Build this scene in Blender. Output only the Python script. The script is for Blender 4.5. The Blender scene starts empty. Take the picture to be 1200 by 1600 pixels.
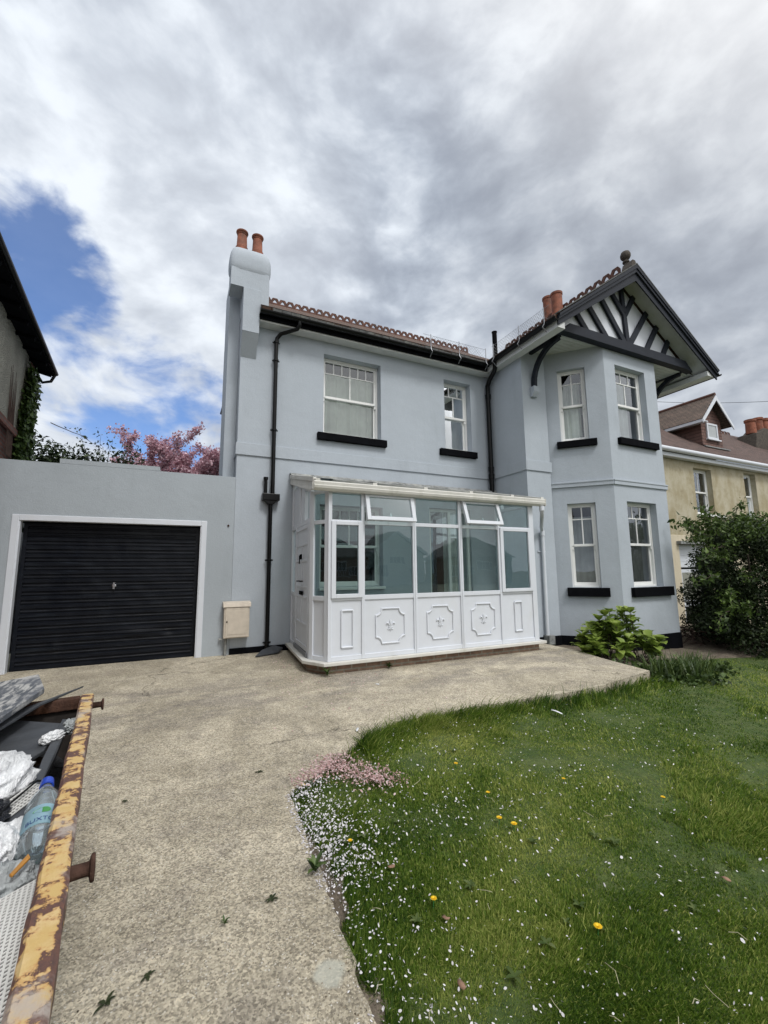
import bpy, bmesh, math, random
import numpy as np
from mathutils import Vector, Matrix, noise
random.seed(7); rng = np.random.default_rng(7)
PI = math.pi; R = math.radians
scn = bpy.context.scene
COL = scn.collection
# ------------------------------------------------------------------ camera
CAMZ = 1.352
def cam_basis(yaw, pitch, roll):
    y, p, r = R(yaw), R(pitch), R(roll)
    f = Vector((math.sin(y)*math.cos(p), math.cos(y)*math.cos(p), math.sin(p)))
    ri = Vector((math.cos(y), -math.sin(y), 0)); up = ri.cross(f)
    return ri*math.cos(r)+up*math.sin(r), -ri*math.sin(r)+up*math.cos(r), f
ri, up, fw = cam_basis(25.336, 7.765, -0.56)
cam = bpy.data.cameras.new('camera'); camo = bpy.data.objects.new('camera', cam); COL.objects.link(camo)
m = Matrix.Identity(4)
for i in range(3):
    m[i][0] = ri[i]; m[i][1] = up[i]; m[i][2] = -fw[i]
m[2][3] = CAMZ
camo.matrix_world = m
cam.sensor_fit = 'VERTICAL'; cam.sensor_height = 24; cam.lens = 24*670.687/1600
cam.clip_start = .05; cam.clip_end = 2000
scn.camera = camo
# ------------------------------------------------------------------ light
SUN_EL, SUN_AZ = R(55), R(168)          # azimuth from +Y towards +X : behind the photographer, a little left
sun_dir = Vector((math.sin(SUN_AZ)*math.cos(SUN_EL), math.cos(SUN_AZ)*math.cos(SUN_EL), math.sin(SUN_EL)))
sl = bpy.data.lights.new('sun', 'SUN'); sl.energy = 1.5; sl.angle = R(14); sl.color = (1, .98, .95)
so = bpy.data.objects.new('sun', sl); COL.objects.link(so)
so.rotation_euler = (-sun_dir).to_track_quat('-Z', 'Y').to_euler()
scn.view_settings.view_transform = 'Standard'; scn.view_settings.look = 'None'
scn.view_settings.gamma = 1; scn.view_settings.exposure = 0.36
# ------------------------------------------------------------------ node helper
class NT:
    def __init__(s, tree): s.t = tree; s.n = tree.nodes; s.l = tree.links
    def node(s, typ, **kw):
        n = s.n.new(typ)
        for k, v in kw.items():
            if k in ('ins',):
                for a, b in v.items(): s.set(n.inputs[a], b)
            else: setattr(n, k, v)
        return n
    def set(s, sock, v):
        if isinstance(v, bpy.types.NodeSocket): s.l.new(v, sock)
        else:
            if isinstance(v, tuple) and len(v) == 3 and sock.type == 'RGBA': v = (*v, 1)
            sock.default_value = v
    def math(s, op, a, b=0.0, clamp=False):
        n = s.n.new('ShaderNodeMath'); n.operation = op; n.use_clamp = clamp
        s.set(n.inputs[0], a); s.set(n.inputs[1], b); return n.outputs[0]
    def vmath(s, op, a, b=None):
        n = s.n.new('ShaderNodeVectorMath'); n.operation = op
        s.set(n.inputs[0], a)
        if b is not None: s.set(n.inputs[1], b)
        return n
    def mr(s, v, a, b, c=0.0, d=1.0, smooth=False):
        n = s.n.new('ShaderNodeMapRange'); n.interpolation_type = 'SMOOTHSTEP' if smooth else 'LINEAR'
        for i, x in enumerate((v, a, b, c, d)): s.set(n.inputs[i], x)
        return n.outputs[0]
    def mix(s, f, a, b, mode='MIX'):
        n = s.n.new('ShaderNodeMix'); n.data_type = 'RGBA'; n.blend_type = mode
        s.set(n.inputs[0], f); s.set(n.inputs[6], a); s.set(n.inputs[7], b); return n.outputs[2]
    def noise(s, vec, scale, detail=4, rough=.55, dist=0.0, out='Fac'):
        n = s.n.new('ShaderNodeTexNoise')
        if vec is not None: s.set(n.inputs['Vector'], vec)
        s.set(n.inputs['Scale'], scale); s.set(n.inputs['Detail'], detail); s.set(n.inputs['Roughness'], rough); s.set(n.inputs['Distortion'], dist)
        return n.outputs[out]
    def obj(s): return s.n.new('ShaderNodeTexCoord').outputs['Object']
    def mapping(s, vec, scale=(1,1,1), rot=(0,0,0), loc=(0,0,0)):
        n = s.n.new('ShaderNodeMapping'); s.set(n.inputs['Vector'], vec)
        n.inputs['Scale'].default_value = scale; n.inputs['Rotation'].default_value = rot; n.inputs['Location'].default_value = loc
        return n.outputs[0]
# ------------------------------------------------------------------ world : nishita blue behind broken cloud
wd = bpy.data.worlds.new('World'); scn.world = wd; wd.use_nodes = True
wd.node_tree.nodes.clear()
W = NT(wd.node_tree)
bg = W.node('ShaderNodeBackground'); bg.inputs['Strength'].default_value = .1
wo = W.node('ShaderNodeOutputWorld'); W.l.new(bg.outputs[0], wo.inputs[0])
sky = W.node('ShaderNodeTexSky', sky_type='NISHITA'); sky.sun_disc = False
sky.sun_elevation = SUN_EL; sky.sun_rotation = SUN_AZ; sky.dust_density = .6; sky.ozone_density = 2.5
d = W.node('ShaderNodeTexCoord').outputs['Generated']
sep = W.node('ShaderNodeSeparateXYZ'); W.l.new(d, sep.inputs[0])
P = W.mapping(d, (1,1,1.7), (.3,.2,.5))
warp = W.noise(P, 2.2, 3, .5, out='Color')
P2 = W.vmath('ADD', P, W.vmath('SCALE', W.vmath('SUBTRACT', warp, (.5,.5,.5)).outputs[0]).outputs[0])
P2.inputs[1].links[0].from_node.inputs['Scale'].default_value = .17
P2 = P2.outputs[0]
big = W.noise(P2, 2.9, 6, .52)
fine = W.noise(P2, 8.0, 9, .54)
shade = W.math('ADD', W.math('MULTIPLY', big, .52), W.math('MULTIPLY', fine, .48))
def blob(dr, r0, r1):        # 1 inside angular radius r0, 0 outside r1
    dot = W.vmath('DOT_PRODUCT', d, Vector(dr).normalized()).outputs['Value']
    return W.mr(dot, math.cos(R(r1)), math.cos(R(r0)), 0, 1, True)
# opening in the cloud low on the left of the view
hole = W.math('MULTIPLY', blob((-.245,.825,.51), 1, 9), 1.1)
for c_, r0_, r1_, k_ in (((-.20,.85,.48),0,7,.85),((-.10,.93,.35),2,12,.60),((-.10,.955,.29),0,5,.80),((.03,.93,.34),0,7,.72),((-.02,.97,.22),0,6,.80),((-.28,.80,.53),0,5,.9)):
    hole = W.math('MAXIMUM', hole, W.math('MULTIPLY', blob(c_, r0_, r1_), k_))
hn = W.math('ADD', W.math('MULTIPLY', W.noise(P2, 5.0, 9, .55), .55), W.math('MULTIPLY', W.noise(P2, 12.0, 6, .55), .45))
cover = W.math('SUBTRACT', hole, W.math('MULTIPLY', W.math('MULTIPLY', W.math('SUBTRACT', hn, .5), 3.4), W.mr(hole, 0, .3)))
blue = W.mr(cover, .28, 1.0, 0, .92, True)
# cloud tone
t = W.mr(shade, .36, .63, 0, 1, True)
cl = W.node('ShaderNodeValToRGB')
e = cl.color_ramp.elements
e[0].position = 0.0; e[0].color = (.265,.30,.365,1)
e[1].position = 1.0; e[1].color = (.68,.73,.79,1)
x = e.new(.45); x.color = (.40,.445,.515,1)
x = e.new(.75); x.color = (.53,.575,.64,1)
W.l.new(t, cl.inputs[0])
cc = cl.outputs[0]
grey = W.math('MAXIMUM', blob((.80,.32,.55), 10, 34), W.math('MULTIPLY', blob((.55,.15,.8), 4, 26), .8))
cc = W.mix(W.math('MULTIPLY', grey, .42), cc, (.29,.305,.335))
bright = W.math('MAXIMUM', blob((-.05,.78,.62), 3, 26), blob((-.1,.94,.28), 2, 16))
cc = W.mix(W.math('MULTIPLY', bright, .30), cc, (.82,.85,.89))
glow = blob(tuple(sun_dir), 5, 75)
cc = W.mix(W.math('MULTIPLY', glow, .85), cc, (1.25,1.22,1.18))
cc = W.vmath('SCALE', cc); cc.inputs['Scale'].default_value = 10.0; cc = cc.outputs[0]
skyc = W.mix(1.0, sky.outputs[0], (.80,1.0,1.30), 'MULTIPLY')
W.l.new(W.mix(blue, cc, skyc), bg.inputs['Color'])

# ------------------------------------------------------------------ mesh builder
def setp(o, label=None, cat=None, group=None, kind=None):
    for k, v in (('label', label), ('category', cat), ('group', group), ('kind', kind)):
        if v: o[k] = v
    return o
def root_loc(o):
    while o.parent: o = o.parent
    return o.location.copy()
def thing(name, loc, label, cat, group=None):
    o = bpy.data.objects.new(name, None); COL.objects.link(o); o.location = loc; o.empty_display_size = .1
    return setp(o, label, cat, group)
class MB:
    def __init__(s, xf=None): s.v = []; s.f = []; s.xf = xf; s.sm = []
    def add(s, vs, fs, smooth=False):
        b = len(s.v)
        for p in vs:
            p = Vector(p)
            s.v.append(s.xf @ p if s.xf is not None else p)
        for f in fs: s.f.append([b+i for i in f]); s.sm.append(smooth)
        return s
    def quad(s, a, b, c, d): return s.add([a,b,c,d], [(0,1,2,3)])
    def poly(s, ps): return s.add(ps, [tuple(range(len(ps)))])
    def box(s, x0, x1, y0, y1, z0, z1):
        return s.add([(x0,y0,z0),(x1,y0,z0),(x1,y1,z0),(x0,y1,z0),(x0,y0,z1),(x1,y0,z1),(x1,y1,z1),(x0,y1,z1)],
                     [(0,3,2,1),(4,5,6,7),(0,1,5,4),(1,2,6,5),(2,3,7,6),(3,0,4,7)])
    def prism(s, pts, off):      # planar polygon pts (3d) extruded along off
        n = len(pts); off = Vector(off); a = [Vector(p) for p in pts]; b = [p+off for p in a]
        return s.add(a+b, [tuple(range(n))[::-1], tuple(range(n,2*n))]+[(i,(i+1)%n,n+(i+1)%n,n+i) for i in range(n)])
    def bar(s, p, q, w, h, upv=(0,0,1)):   # box bar along p-q, w sideways, h along up
        p, q = Vector(p), Vector(q); dd = (q-p).normalized(); u = Vector(upv)
        sd = dd.cross(u)
        if sd.length < 1e-4: sd = dd.cross(Vector((0,1,0)))
        sd.normalize(); u = sd.cross(dd).normalized()
        c = [sd*(-w/2)+u*(-h/2), sd*(w/2)+u*(-h/2), sd*(w/2)+u*(h/2), sd*(-w/2)+u*(h/2)]
        return s.add([p+k for k in c]+[q+k for k in c], [(0,3,2,1),(4,5,6,7),(0,1,5,4),(1,2,6,5),(2,3,7,6),(3,0,4,7)])
    def tube(s, path, r, n=10, cap=True):
        path = [Vector(p) for p in path]; rs = r if isinstance(r, (list,tuple)) else [r]*len(path)
        vs = []; prev = None
        for i, p in enumerate(path):
            if i == 0: t = path[1]-p
            elif i == len(path)-1: t = p-path[i-1]
            else: t = (path[i+1]-p).normalized()+(p-path[i-1]).normalized()
            t.normalize()
            if prev is None:
                a = t.orthogonal().normalized()
            else:
                a = (prev - t*prev.dot(t)).normalized()
            prev = a; b = t.cross(a)
            for k in range(n):
                an = 2*PI*k/n; vs.append(p+(a*math.cos(an)+b*math.sin(an))*rs[i])
        fs = []
        for i in range(len(path)-1):
            for k in range(n):
                fs.append((i*n+k, i*n+(k+1)%n, (i+1)*n+(k+1)%n, (i+1)*n+k))
        s.add(vs, fs, True)
        if cap:
            s.add(vs[:n], [tuple(range(n))[::-1]]); s.add(vs[-n:], [tuple(range(n))])
        return s
    def lathe(s, c, prof, n=20, axis=(0,0,1)):   # prof list of (r, h)
        ax = Vector(axis).normalized(); a = ax.orthogonal().normalized(); b = ax.cross(a); c = Vector(c)
        vs = []; fs = []
        for r_, h in prof:
            for k in range(n):
                an = 2*PI*k/n; vs.append(c+ax*h+(a*math.cos(an)+b*math.sin(an))*r_)
        for i in range(len(prof)-1):
            for k in range(n):
                fs.append((i*n+k, i*n+(k+1)%n, (i+1)*n+(k+1)%n, (i+1)*n+k))
        return s.add(vs, fs, True)
    def build(s, name, mat, parent=None, bevel=0.0, weld=False):
        me = bpy.data.meshes.new(name)
        off = root_loc(parent) if parent else Vector((0,0,0))
        if parent is None: off = Vector((0,0,0))
        me.from_pydata([tuple(v-off) for v in s.v], [], s.f); me.update()
        me.polygons.foreach_set('use_smooth', s.sm)
        o = bpy.data.objects.new(name, me); COL.objects.link(o)
        me.materials.append(mat)
        if parent: o.parent = parent
        bm = bmesh.new(); bm.from_mesh(me)
        if weld: bmesh.ops.remove_doubles(bm, verts=bm.verts, dist=1e-4)
        bmesh.ops.recalc_face_normals(bm, faces=bm.faces); bm.to_mesh(me); bm.free()
        if any(s.sm): me.set_sharp_from_angle(angle=R(38))
        if bevel:
            bv = o.modifiers.new('bevel', 'BEVEL'); bv.width = bevel; bv.segments = 2; bv.limit_method = 'ANGLE'; bv.angle_limit = R(40)
        return o
def fast_mesh(name, verts, faces_flat, nper, mat, parent=None, attr=None, smooth=False):
    me = bpy.data.meshes.new(name)
    nf = len(faces_flat)//nper
    me.vertices.add(len(verts)); me.vertices.foreach_set('co', np.asarray(verts, dtype=np.float32).ravel())
    me.loops.add(len(faces_flat)); me.loops.foreach_set('vertex_index', np.asarray(faces_flat, dtype=np.int32))
    me.polygons.add(nf); me.polygons.foreach_set('loop_start', np.arange(0, nf*nper, nper, dtype=np.int32))
    try: me.polygons.foreach_set('loop_total', np.full(nf, nper, dtype=np.int32))
    except Exception: pass
    me.update(calc_edges=True)
    if attr is not None:
        a = me.attributes.new('vcol', 'FLOAT', 'POINT'); a.data.foreach_set('value', np.asarray(attr, dtype=np.float32))
    if smooth: me.polygons.foreach_set('use_smooth', np.ones(nf, dtype=bool))
    me.materials.append(mat)
    o = bpy.data.objects.new(name, me); COL.objects.link(o)
    if parent: o.parent = parent
    return o
# ------------------------------------------------------------------ materials
def mat(name):
    mt = bpy.data.materials.new(name); mt.use_nodes = True; n = NT(mt.node_tree)
    b = mt.node_tree.nodes['Principled BSDF']; return mt, n, b
def bump(n, b, h, strength=.3, dist=.01):
    bp = n.node('ShaderNodeBump'); bp.inputs['Strength'].default_value = strength; bp.inputs['Distance'].default_value = dist
    n.l.new(h, bp.inputs['Height']); n.l.new(bp.outputs[0], b.inputs['Normal'])
def simple(name, c, rough=.5, var=.12, scale=6, bscale=60, bstr=.15, bdist=.004, metal=0, dirt=None, dirt_amt=.3, spec=.5):
    mt, n, b = mat(name); o = n.obj()
    nz = n.noise(o, scale, 6, .6)
    k = n.mr(nz, .3, .7, 1-var, 1+var)
    col = n.vmath('SCALE', c); n.set(col.inputs['Scale'], k); col = col.outputs[0]
    if dirt:
        dn = n.noise(n.mapping(o, (1,1,.35)), 3.1, 7, .65)
        col = n.mix(n.math('MULTIPLY', n.mr(dn, .5, .75, 0, 1, True), dirt_amt), col, dirt)
    n.set(b.inputs['Base Color'], col); b.inputs['Roughness'].default_value = rough; b.inputs['Metallic'].default_value = metal
    b.inputs['Specular IOR Level'].default_value = spec
    if bstr: bump(n, b, n.noise(o, bscale, 4, .6), bstr, bdist)
    return mt
def render_mat(name, c, dirt=(.3,.3,.29), dirt_amt=.2):
    mt, n, b = mat(name); o = n.obj()
    a = n.noise(o, 1.3, 6, .6); a2 = n.noise(n.mapping(o, (2.5,2.5,.5)), 1.6, 6, .6)
    k = n.math('MULTIPLY', n.mr(a, .3, .7, .95, 1.05), n.mr(n.noise(o, 38, 4, .6), .3, .7, .965, 1.035))
    col = n.vmath('SCALE', c); n.set(col.inputs['Scale'], k)
    col = n.mix(n.math('MULTIPLY', n.mr(a2, .52, .78, 0, 1, True), dirt_amt), col.outputs[0], dirt)
    n.set(b.inputs['Base Color'], col); b.inputs['Roughness'].default_value = .85; b.inputs['Specular IOR Level'].default_value = .25
    h = n.math('ADD', n.math('MULTIPLY', n.noise(o, 55, 5, .65), 1.0), n.math('MULTIPLY', n.noise(o, 5, 3), 2.0))
    bump(n, b, h, .55, .006)
    return mt
M = {}
M['render'] = render_mat('painted_render', (.405,.450,.500), (.325,.365,.40), .38)
M['garage_render'] = render_mat('painted_render_garage', (.36,.40,.436), (.28,.315,.34), .35)
M['black'] = simple('black_masonry_paint', (.0045,.005,.0065), .85, .3, 5, 40, .4, .003, spec=.05)
M['blackgloss'] = simple('black_plastic', (.004,.0045,.005), .32, .2, 5, 30, .05, spec=.22)
M['charcoal'] = simple('charcoal_timber_paint', (.017,.021,.030), .6, .15, 4, 60, .15, .002, spec=.2)
M['white'] = simple('white_plastic', (.62,.655,.71), .35, .03, 4, 30, .03, .002, dirt=(.5,.5,.46), dirt_amt=.22)
M['sash'] = simple('white_sash_paint', (.76,.77,.76), .4, .04, 4, 30, .05, .002)
M['cream'] = simple('aged_white_plastic', (.60,.595,.56), .42, .06, 6, 30, .04, .002, dirt=(.33,.33,.27), dirt_amt=.55)
M['soffit'] = simple('white_soffit', (.58,.60,.60), .5, .05, 5, 30, .04, .002, dirt=(.4,.41,.4), dirt_amt=.4)
M['galv'] = simple('galvanised_wire', (.25,.26,.28), .45, .2, 9, 30, .0, metal=.7)
M['lead'] = simple('lichened_lead', (.22,.23,.23), .8, .5, 14, 50, .6, .006, dirt=(.45,.46,.42), dirt_amt=.8)
M['slate_edge'] = simple('weathered_tile_edge', (.07,.075,.075), .8, .5, 12, 50, .6, .01, dirt=(.17,.165,.13), dirt_amt=.6)
M['terracotta'] = simple('terracotta', (.21,.07,.038), .8, .45, 9, 60, .4, .004, dirt=(.10,.06,.045), dirt_amt=.75)
M['crest'] = simple('old_terracotta_crest', (.10,.045,.032), .85, .55, 11, 60, .5, .006, dirt=(.07,.055,.045), dirt_amt=.8)
M['stone'] = simple('mossy_stone', (.065,.055,.045), .9, .5, 12, 60, .7, .01)
M['curtain'] = simple('net_curtain', (.62,.64,.62), .9, .1, 5, 200, .1, .001)
M['curtain_w'] = simple('cream_curtain', (.74,.77,.70), .9, .12, 3, 200, .1, .001)
M['curtain_grey'] = simple('grey_curtain', (.30,.31,.31), .9, .15, 3, 200, .1, .001)
M['curtain_red'] = simple('dark_red_curtain', (.12,.015,.025), .9, .3, 12, 200, .1, .001)
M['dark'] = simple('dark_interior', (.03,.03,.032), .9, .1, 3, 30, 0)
def glass(name, tint, ior=1.5, boost=1.0):
    mt = bpy.data.materials.new(name); mt.use_nodes = True; mt.node_tree.nodes.clear(); n = NT(mt.node_tree)
    o = n.node('ShaderNodeOutputMaterial'); mx = n.node('ShaderNodeMixShader')
    tr = n.node('ShaderNodeBsdfTransparent'); tr.inputs[0].default_value = (*tint, 1)
    gl = n.node('ShaderNodeBsdfGlossy'); gl.inputs['Roughness'].default_value = .005; gl.inputs[0].default_value = (.92,.96,1,1)
    fr = n.node('ShaderNodeFresnel'); fr.inputs[0].default_value = ior
    bp = n.node('ShaderNodeBump'); bp.inputs['Strength'].default_value = .04; bp.inputs['Distance'].default_value = .05
    n.l.new(n.noise(n.obj(), 1.6, 2), bp.inputs['Height']); n.l.new(bp.outputs[0], gl.inputs['Normal'])
    f = n.math('MULTIPLY', fr.outputs[0], boost, True)
    n.l.new(f, mx.inputs[0]); n.l.new(tr.outputs[0], mx.inputs[1]); n.l.new(gl.outputs[0], mx.inputs[2]); n.l.new(mx.outputs[0], o.inputs[0])
    return mt
M['glass'] = glass('window_glass', (.86,.9,.9), 1.5, 3.0)
M['glass_teal'] = glass('teal_tinted_glass', (.62,.76,.74), 1.5, 2.0)
mt = bpy.data.materials.new('polycarbonate_sheet'); mt.use_nodes = True; n_ = NT(mt.node_tree); b_ = mt.node_tree.nodes['Principled BSDF']; b_.inputs['Base Color'].default_value = (.5,.52,.5,1); b_.inputs['Roughness'].default_value = .3
tr_ = n_.node('ShaderNodeBsdfTransparent'); tr_.inputs[0].default_value = (.9,.93,.92,1); tl_ = n_.node('ShaderNodeBsdfTranslucent'); tl_.inputs[0].default_value = (.8,.82,.8,1)
m1 = n_.node('ShaderNodeMixShader'); m1.inputs[0].default_value = .35; m2 = n_.node('ShaderNodeMixShader'); n_.l.new(tr_.outputs[0], m1.inputs[1]); n_.l.new(tl_.outputs[0], m1.inputs[2])
n_.set(m2.inputs[0], n_.mr(n_.noise(n_.obj(), 7, 5), .4, .7, .12, .5)); n_.l.new(m1.outputs[0], m2.inputs[1]); n_.l.new(b_.outputs[0], m2.inputs[2]); n_.l.new(m2.outputs[0], mt.node_tree.nodes['Material Output'].inputs[0]); M['polycarb'] = mt

def brick_mat(name, c1, c2, mortar, w=.225, h=.075, mort=.012, off=(0,0,0), rough=.9, bstr=.5, rowvar=.3, axis='XZ'):
    mt, n, b = mat(name); o = n.obj()
    s = n.node('ShaderNodeSeparateXYZ'); n.l.new(o, s.inputs[0]); c = n.node('ShaderNodeCombineXYZ')
    n.l.new(n.math('ADD', s.outputs[0], s.outputs[1]) if axis == 'XY+Z' else s.outputs['XYZ'.index(axis[0])], c.inputs[0])
    n.l.new(s.outputs['XYZ'.index(axis[-1])], c.inputs[1])
    br = n.node('ShaderNodeTexBrick'); n.l.new(c.outputs[0], br.inputs['Vector'])
    br.inputs['Color1'].default_value = (*c1,1); br.inputs['Color2'].default_value = (*c2,1); br.inputs['Mortar'].default_value = (*mortar,1)
    br.inputs['Scale'].default_value = 1; br.inputs['Brick Width'].default_value = w; br.inputs['Row Height'].default_value = h
    br.inputs['Mortar Size'].default_value = mort; br.inputs['Mortar Smooth'].default_value = .3; br.inputs['Bias'].default_value = 0
    k = n.mr(n.noise(o, 9, 5, .6), .3, .7, 1-rowvar, 1+rowvar)
    v = n.vmath('SCALE', br.outputs['Color']); n.set(v.inputs['Scale'], k)
    n.set(b.inputs['Base Color'], v.outputs[0]); b.inputs['Roughness'].default_value = rough
    h_ = n.math('SUBTRACT', n.math('MULTIPLY', n.noise(o, 40, 4), .4), br.outputs['Fac'])
    bump(n, b, h_, bstr, .012)
    return mt
M['brick'] = brick_mat('brown_brick', (.20,.13,.095), (.27,.18,.13), (.25,.23,.19))
M['brick_red'] = brick_mat('dark_red_brick', (.10,.035,.025), (.14,.05,.035), (.09,.08,.07), axis='YZ')
def tile_mat(name, c1, c2, row=.1, w=.165, axis='X', slope=.7):
    # courses follow the height, joints run along the eave
    mt, n, b = mat(name); o = n.obj()
    s = n.node('ShaderNodeSeparateXYZ'); n.l.new(o, s.inputs[0]); c = n.node('ShaderNodeCombineXYZ')
    n.l.new(s.outputs['XYZ'.index(axis)], c.inputs[0]); n.l.new(s.outputs[2], c.inputs[1])
    br = n.node('ShaderNodeTexBrick'); n.l.new(c.outputs[0], br.inputs['Vector'])
    br.inputs['Color1'].default_value = (*c1,1); br.inputs['Color2'].default_value = (*c2,1); br.inputs['Mortar'].default_value = (.012,.01,.01,1)
    br.inputs['Scale'].default_value = 1; br.inputs['Brick Width'].default_value = w; br.inputs['Row Height'].default_value = row*slope
    br.inputs['Mortar Size'].default_value = .006; br.inputs['Mortar Smooth'].default_value = .2
    k = n.mr(n.noise(o, 3, 6, .65), .3, .7, .7, 1.3)
    v = n.vmath('SCALE', br.outputs['Color']); n.set(v.inputs['Scale'], k)
    n.set(b.inputs['Base Color'], v.outputs[0]); b.inputs['Roughness'].default_value = .85
    fr = n.math('FRACT', n.math('DIVIDE', s.outputs[2], row*slope))
    h_ = n.math('SUBTRACT', n.math('MULTIPLY', n.math('SUBTRACT', 1.0, fr), 1.3), br.outputs['Fac'])
    bump(n, b, h_, .9, .02)
    return mt
M['tile_brown'] = tile_mat('brown_roof_tile', (.075,.047,.04), (.12,.073,.06))
M['tile_brown_y'] = tile_mat('brown_dormer_tile', (.09,.066,.05), (.13,.09,.07), axis='Y')
M['tile_hang'] = tile_mat('hung_tile', (.10,.055,.045), (.14,.075,.06), row=.12, slope=1)
M['tile_old'] = tile_mat('old_clay_tile', (.08,.05,.036), (.13,.07,.045))
M['tile_dark'] = tile_mat('dark_roof_tile', (.05,.045,.045), (.07,.06,.055))
def old_render(name):
    mt, n, b = mat(name); o = n.obj()
    a = n.noise(n.mapping(o, (1.3,1.3,.8)), 1.1, 9, .68); a2 = n.noise(o, 4, 8, .7)
    col = n.mix(n.mr(a, .38, .62, 0, 1, True), (.45,.415,.315), (.33,.285,.18))
    col = n.mix(n.math('MULTIPLY', n.mr(a2, .5, .7, 0, 1, True), .55), col, (.24,.20,.12))
    n.set(b.inputs['Base Color'], col); b.inputs['Roughness'].default_value = .95
    bump(n, b, n.noise(o, 30, 6, .7), .6, .015); return mt
M['yellow_render'] = old_render('stained_yellow_render')
def pebble(name):
    mt, n, b = mat(name); o = n.obj()
    v = n.node('ShaderNodeTexVoronoi'); n.l.new(o, v.inputs['Vector']); v.inputs['Scale'].default_value = 38
    k = n.mr(n.noise(o, 2, 6, .6), .3, .7, .8, 1.15)
    c = n.vmath('SCALE', (.33,.32,.27)); n.set(c.inputs['Scale'], k)
    n.set(b.inputs['Base Color'], c.outputs[0]); b.inputs['Roughness'].default_value = .95
    bump(n, b, v.outputs['Distance'], 1.0, .03); return mt
M['pebbledash'] = pebble('pebbledash')
def concrete():
    mt, n, b = mat('exposed_concrete'); o = n.obj()
    base = n.noise(o, 1.1, 8, .66, .8); mid = n.noise(o, 3.2, 7, .65)
    col = n.mix(n.mr(base, .35, .66, 0, 1, True), (.315,.282,.215), (.475,.428,.335))
    col = n.mix(n.math('MULTIPLY', n.mr(mid, .48, .68, 0, 1, True), .5), col, (.25,.225,.19))
    # darker damp area on the path in front of the porch
    s = n.node('ShaderNodeSeparateXYZ'); n.l.new(o, s.inputs[0])
    st = n.noise(n.mapping(o, (.9,2.2,1)), 1.2, 7, .65)
    yy = n.math('MULTIPLY', n.mr(s.outputs[1], 4.1, 5.2, 0, 1, True), n.mr(s.outputs[1], 5.7, 6.3, 1, 0, True))
    col = n.mix(n.math('MULTIPLY', n.math('MULTIPLY', yy, n.mr(st, .42, .6, 0, 1, True)), .55), col, (.17,.155,.145))
    # aggregate
    v = n.node('ShaderNodeTexVoronoi'); n.l.new(n.mapping(o, (1,1,1), (0,0,.4)), v.inputs['Vector']); v.inputs['Scale'].default_value = 130; v.inputs['Randomness'].default_value = 1
    sp = n.node('ShaderNodeSeparateColor'); n.l.new(v.outputs['Color'], sp.inputs[0])
    k = n.math('MULTIPLY', n.mr(sp.outputs[0], 0, 1, .55, 1.5), n.mr(n.noise(o, 11, 7, .7), .3, .7, .8, 1.18))
    c2 = n.vmath('SCALE', col); n.set(c2.inputs['Scale'], k); col = c2.outputs[0]
    col = n.mix(n.math('MULTIPLY', n.mr(sp.outputs[1], .955, .96), n.mr(v.outputs['Distance'], .35, .5, 1, 0)), col, (.62,.60,.55))
    col = n.mix(n.math('MULTIPLY', n.mr(sp.outputs[2], .97, .975), n.mr(v.outputs['Distance'], .3, .5, .7, 0)), col, (.13,.11,.09))
    g = n.noise(o, 34, 6, .8)
    col = n.mix(n.mr(g, .53, .67, 0, .7, True), col, (.13,.112,.088))
    g2 = n.noise(o, 75, 4, .75)
    col = n.mix(n.mr(g2, .54, .7, 0, .55, True), col, (.60,.57,.50))
    # hairline cracks
    cv = n.node('ShaderNodeTexVoronoi', feature='DISTANCE_TO_EDGE')
    wv = n.vmath('ADD', o, n.vmath('SCALE', n.noise(o, 2.2, 5, .6, out='Color')).outputs[0]); wv.inputs[1].links[0].from_node.inputs['Scale'].default_value = .7
    n.l.new(wv.outputs[0], cv.inputs['Vector']); cv.inputs['Scale'].default_value = .42
    cr = n.math('MULTIPLY', n.mr(cv.outputs['Distance'], .0, .006, 1, 0), n.mr(n.noise(o, 1.1, 3), .47, .56))
    col = n.mix(n.math('MULTIPLY', cr, .75), col, (.05,.045,.035))
    # pale cement patch
    dd = n.vmath('DISTANCE', n.vmath('ADD', o, n.vmath('SCALE', n.noise(o, 14, 3, out='Color')).outputs[0]).outputs[0], (.575+.03,1.72+.03,-.12+.03))
    dd.inputs[0].links[0].from_node.inputs[1].links[0].from_node.inputs['Scale'].default_value = .06
    col = n.mix(n.mr(dd.outputs['Value'], .045, .065, .7, 0), col, (.48,.49,.43))
    n.set(b.inputs['Base Color'], col); b.inputs['Roughness'].default_value = .92; b.inputs['Specular IOR Level'].default_value = .2
    h = n.math('ADD', n.math('MULTIPLY', v.outputs['Distance'], -.35), n.math('MULTIPLY', g, 1.8))
    h = n.math('SUBTRACT', h, n.math('MULTIPLY', cr, 1.5))
    bump(n, b, h, .8, .006)
    return mt
M['concrete'] = concrete()
def soil(name, c1, c2):
    mt, n, b = mat(name); o = n.obj()
    a = n.noise(o, 5, 8, .7); g = n.noise(o, 34, 5, .7)
    col = n.mix(n.mr(a, .35, .65, 0, 1, True), c1, c2)
    k = n.vmath('SCALE', col); n.set(k.inputs['Scale'], n.mr(g, .3, .7, .6, 1.4))
    n.set(b.inputs['Base Color'], k.outputs[0]); b.inputs['Roughness'].default_value = .95
    bump(n, b, n.math('ADD', g, n.math('MULTIPLY', a, 2)), .9, .02); return mt
M['soil'] = soil('dry_soil', (.11,.088,.065), (.21,.175,.135))
M['lawn'] = soil('mossy_lawn_base', (.040,.075,.012), (.085,.115,.030))
M['earth'] = soil('rough_earth', (.08,.08,.05), (.13,.12,.08))
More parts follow.
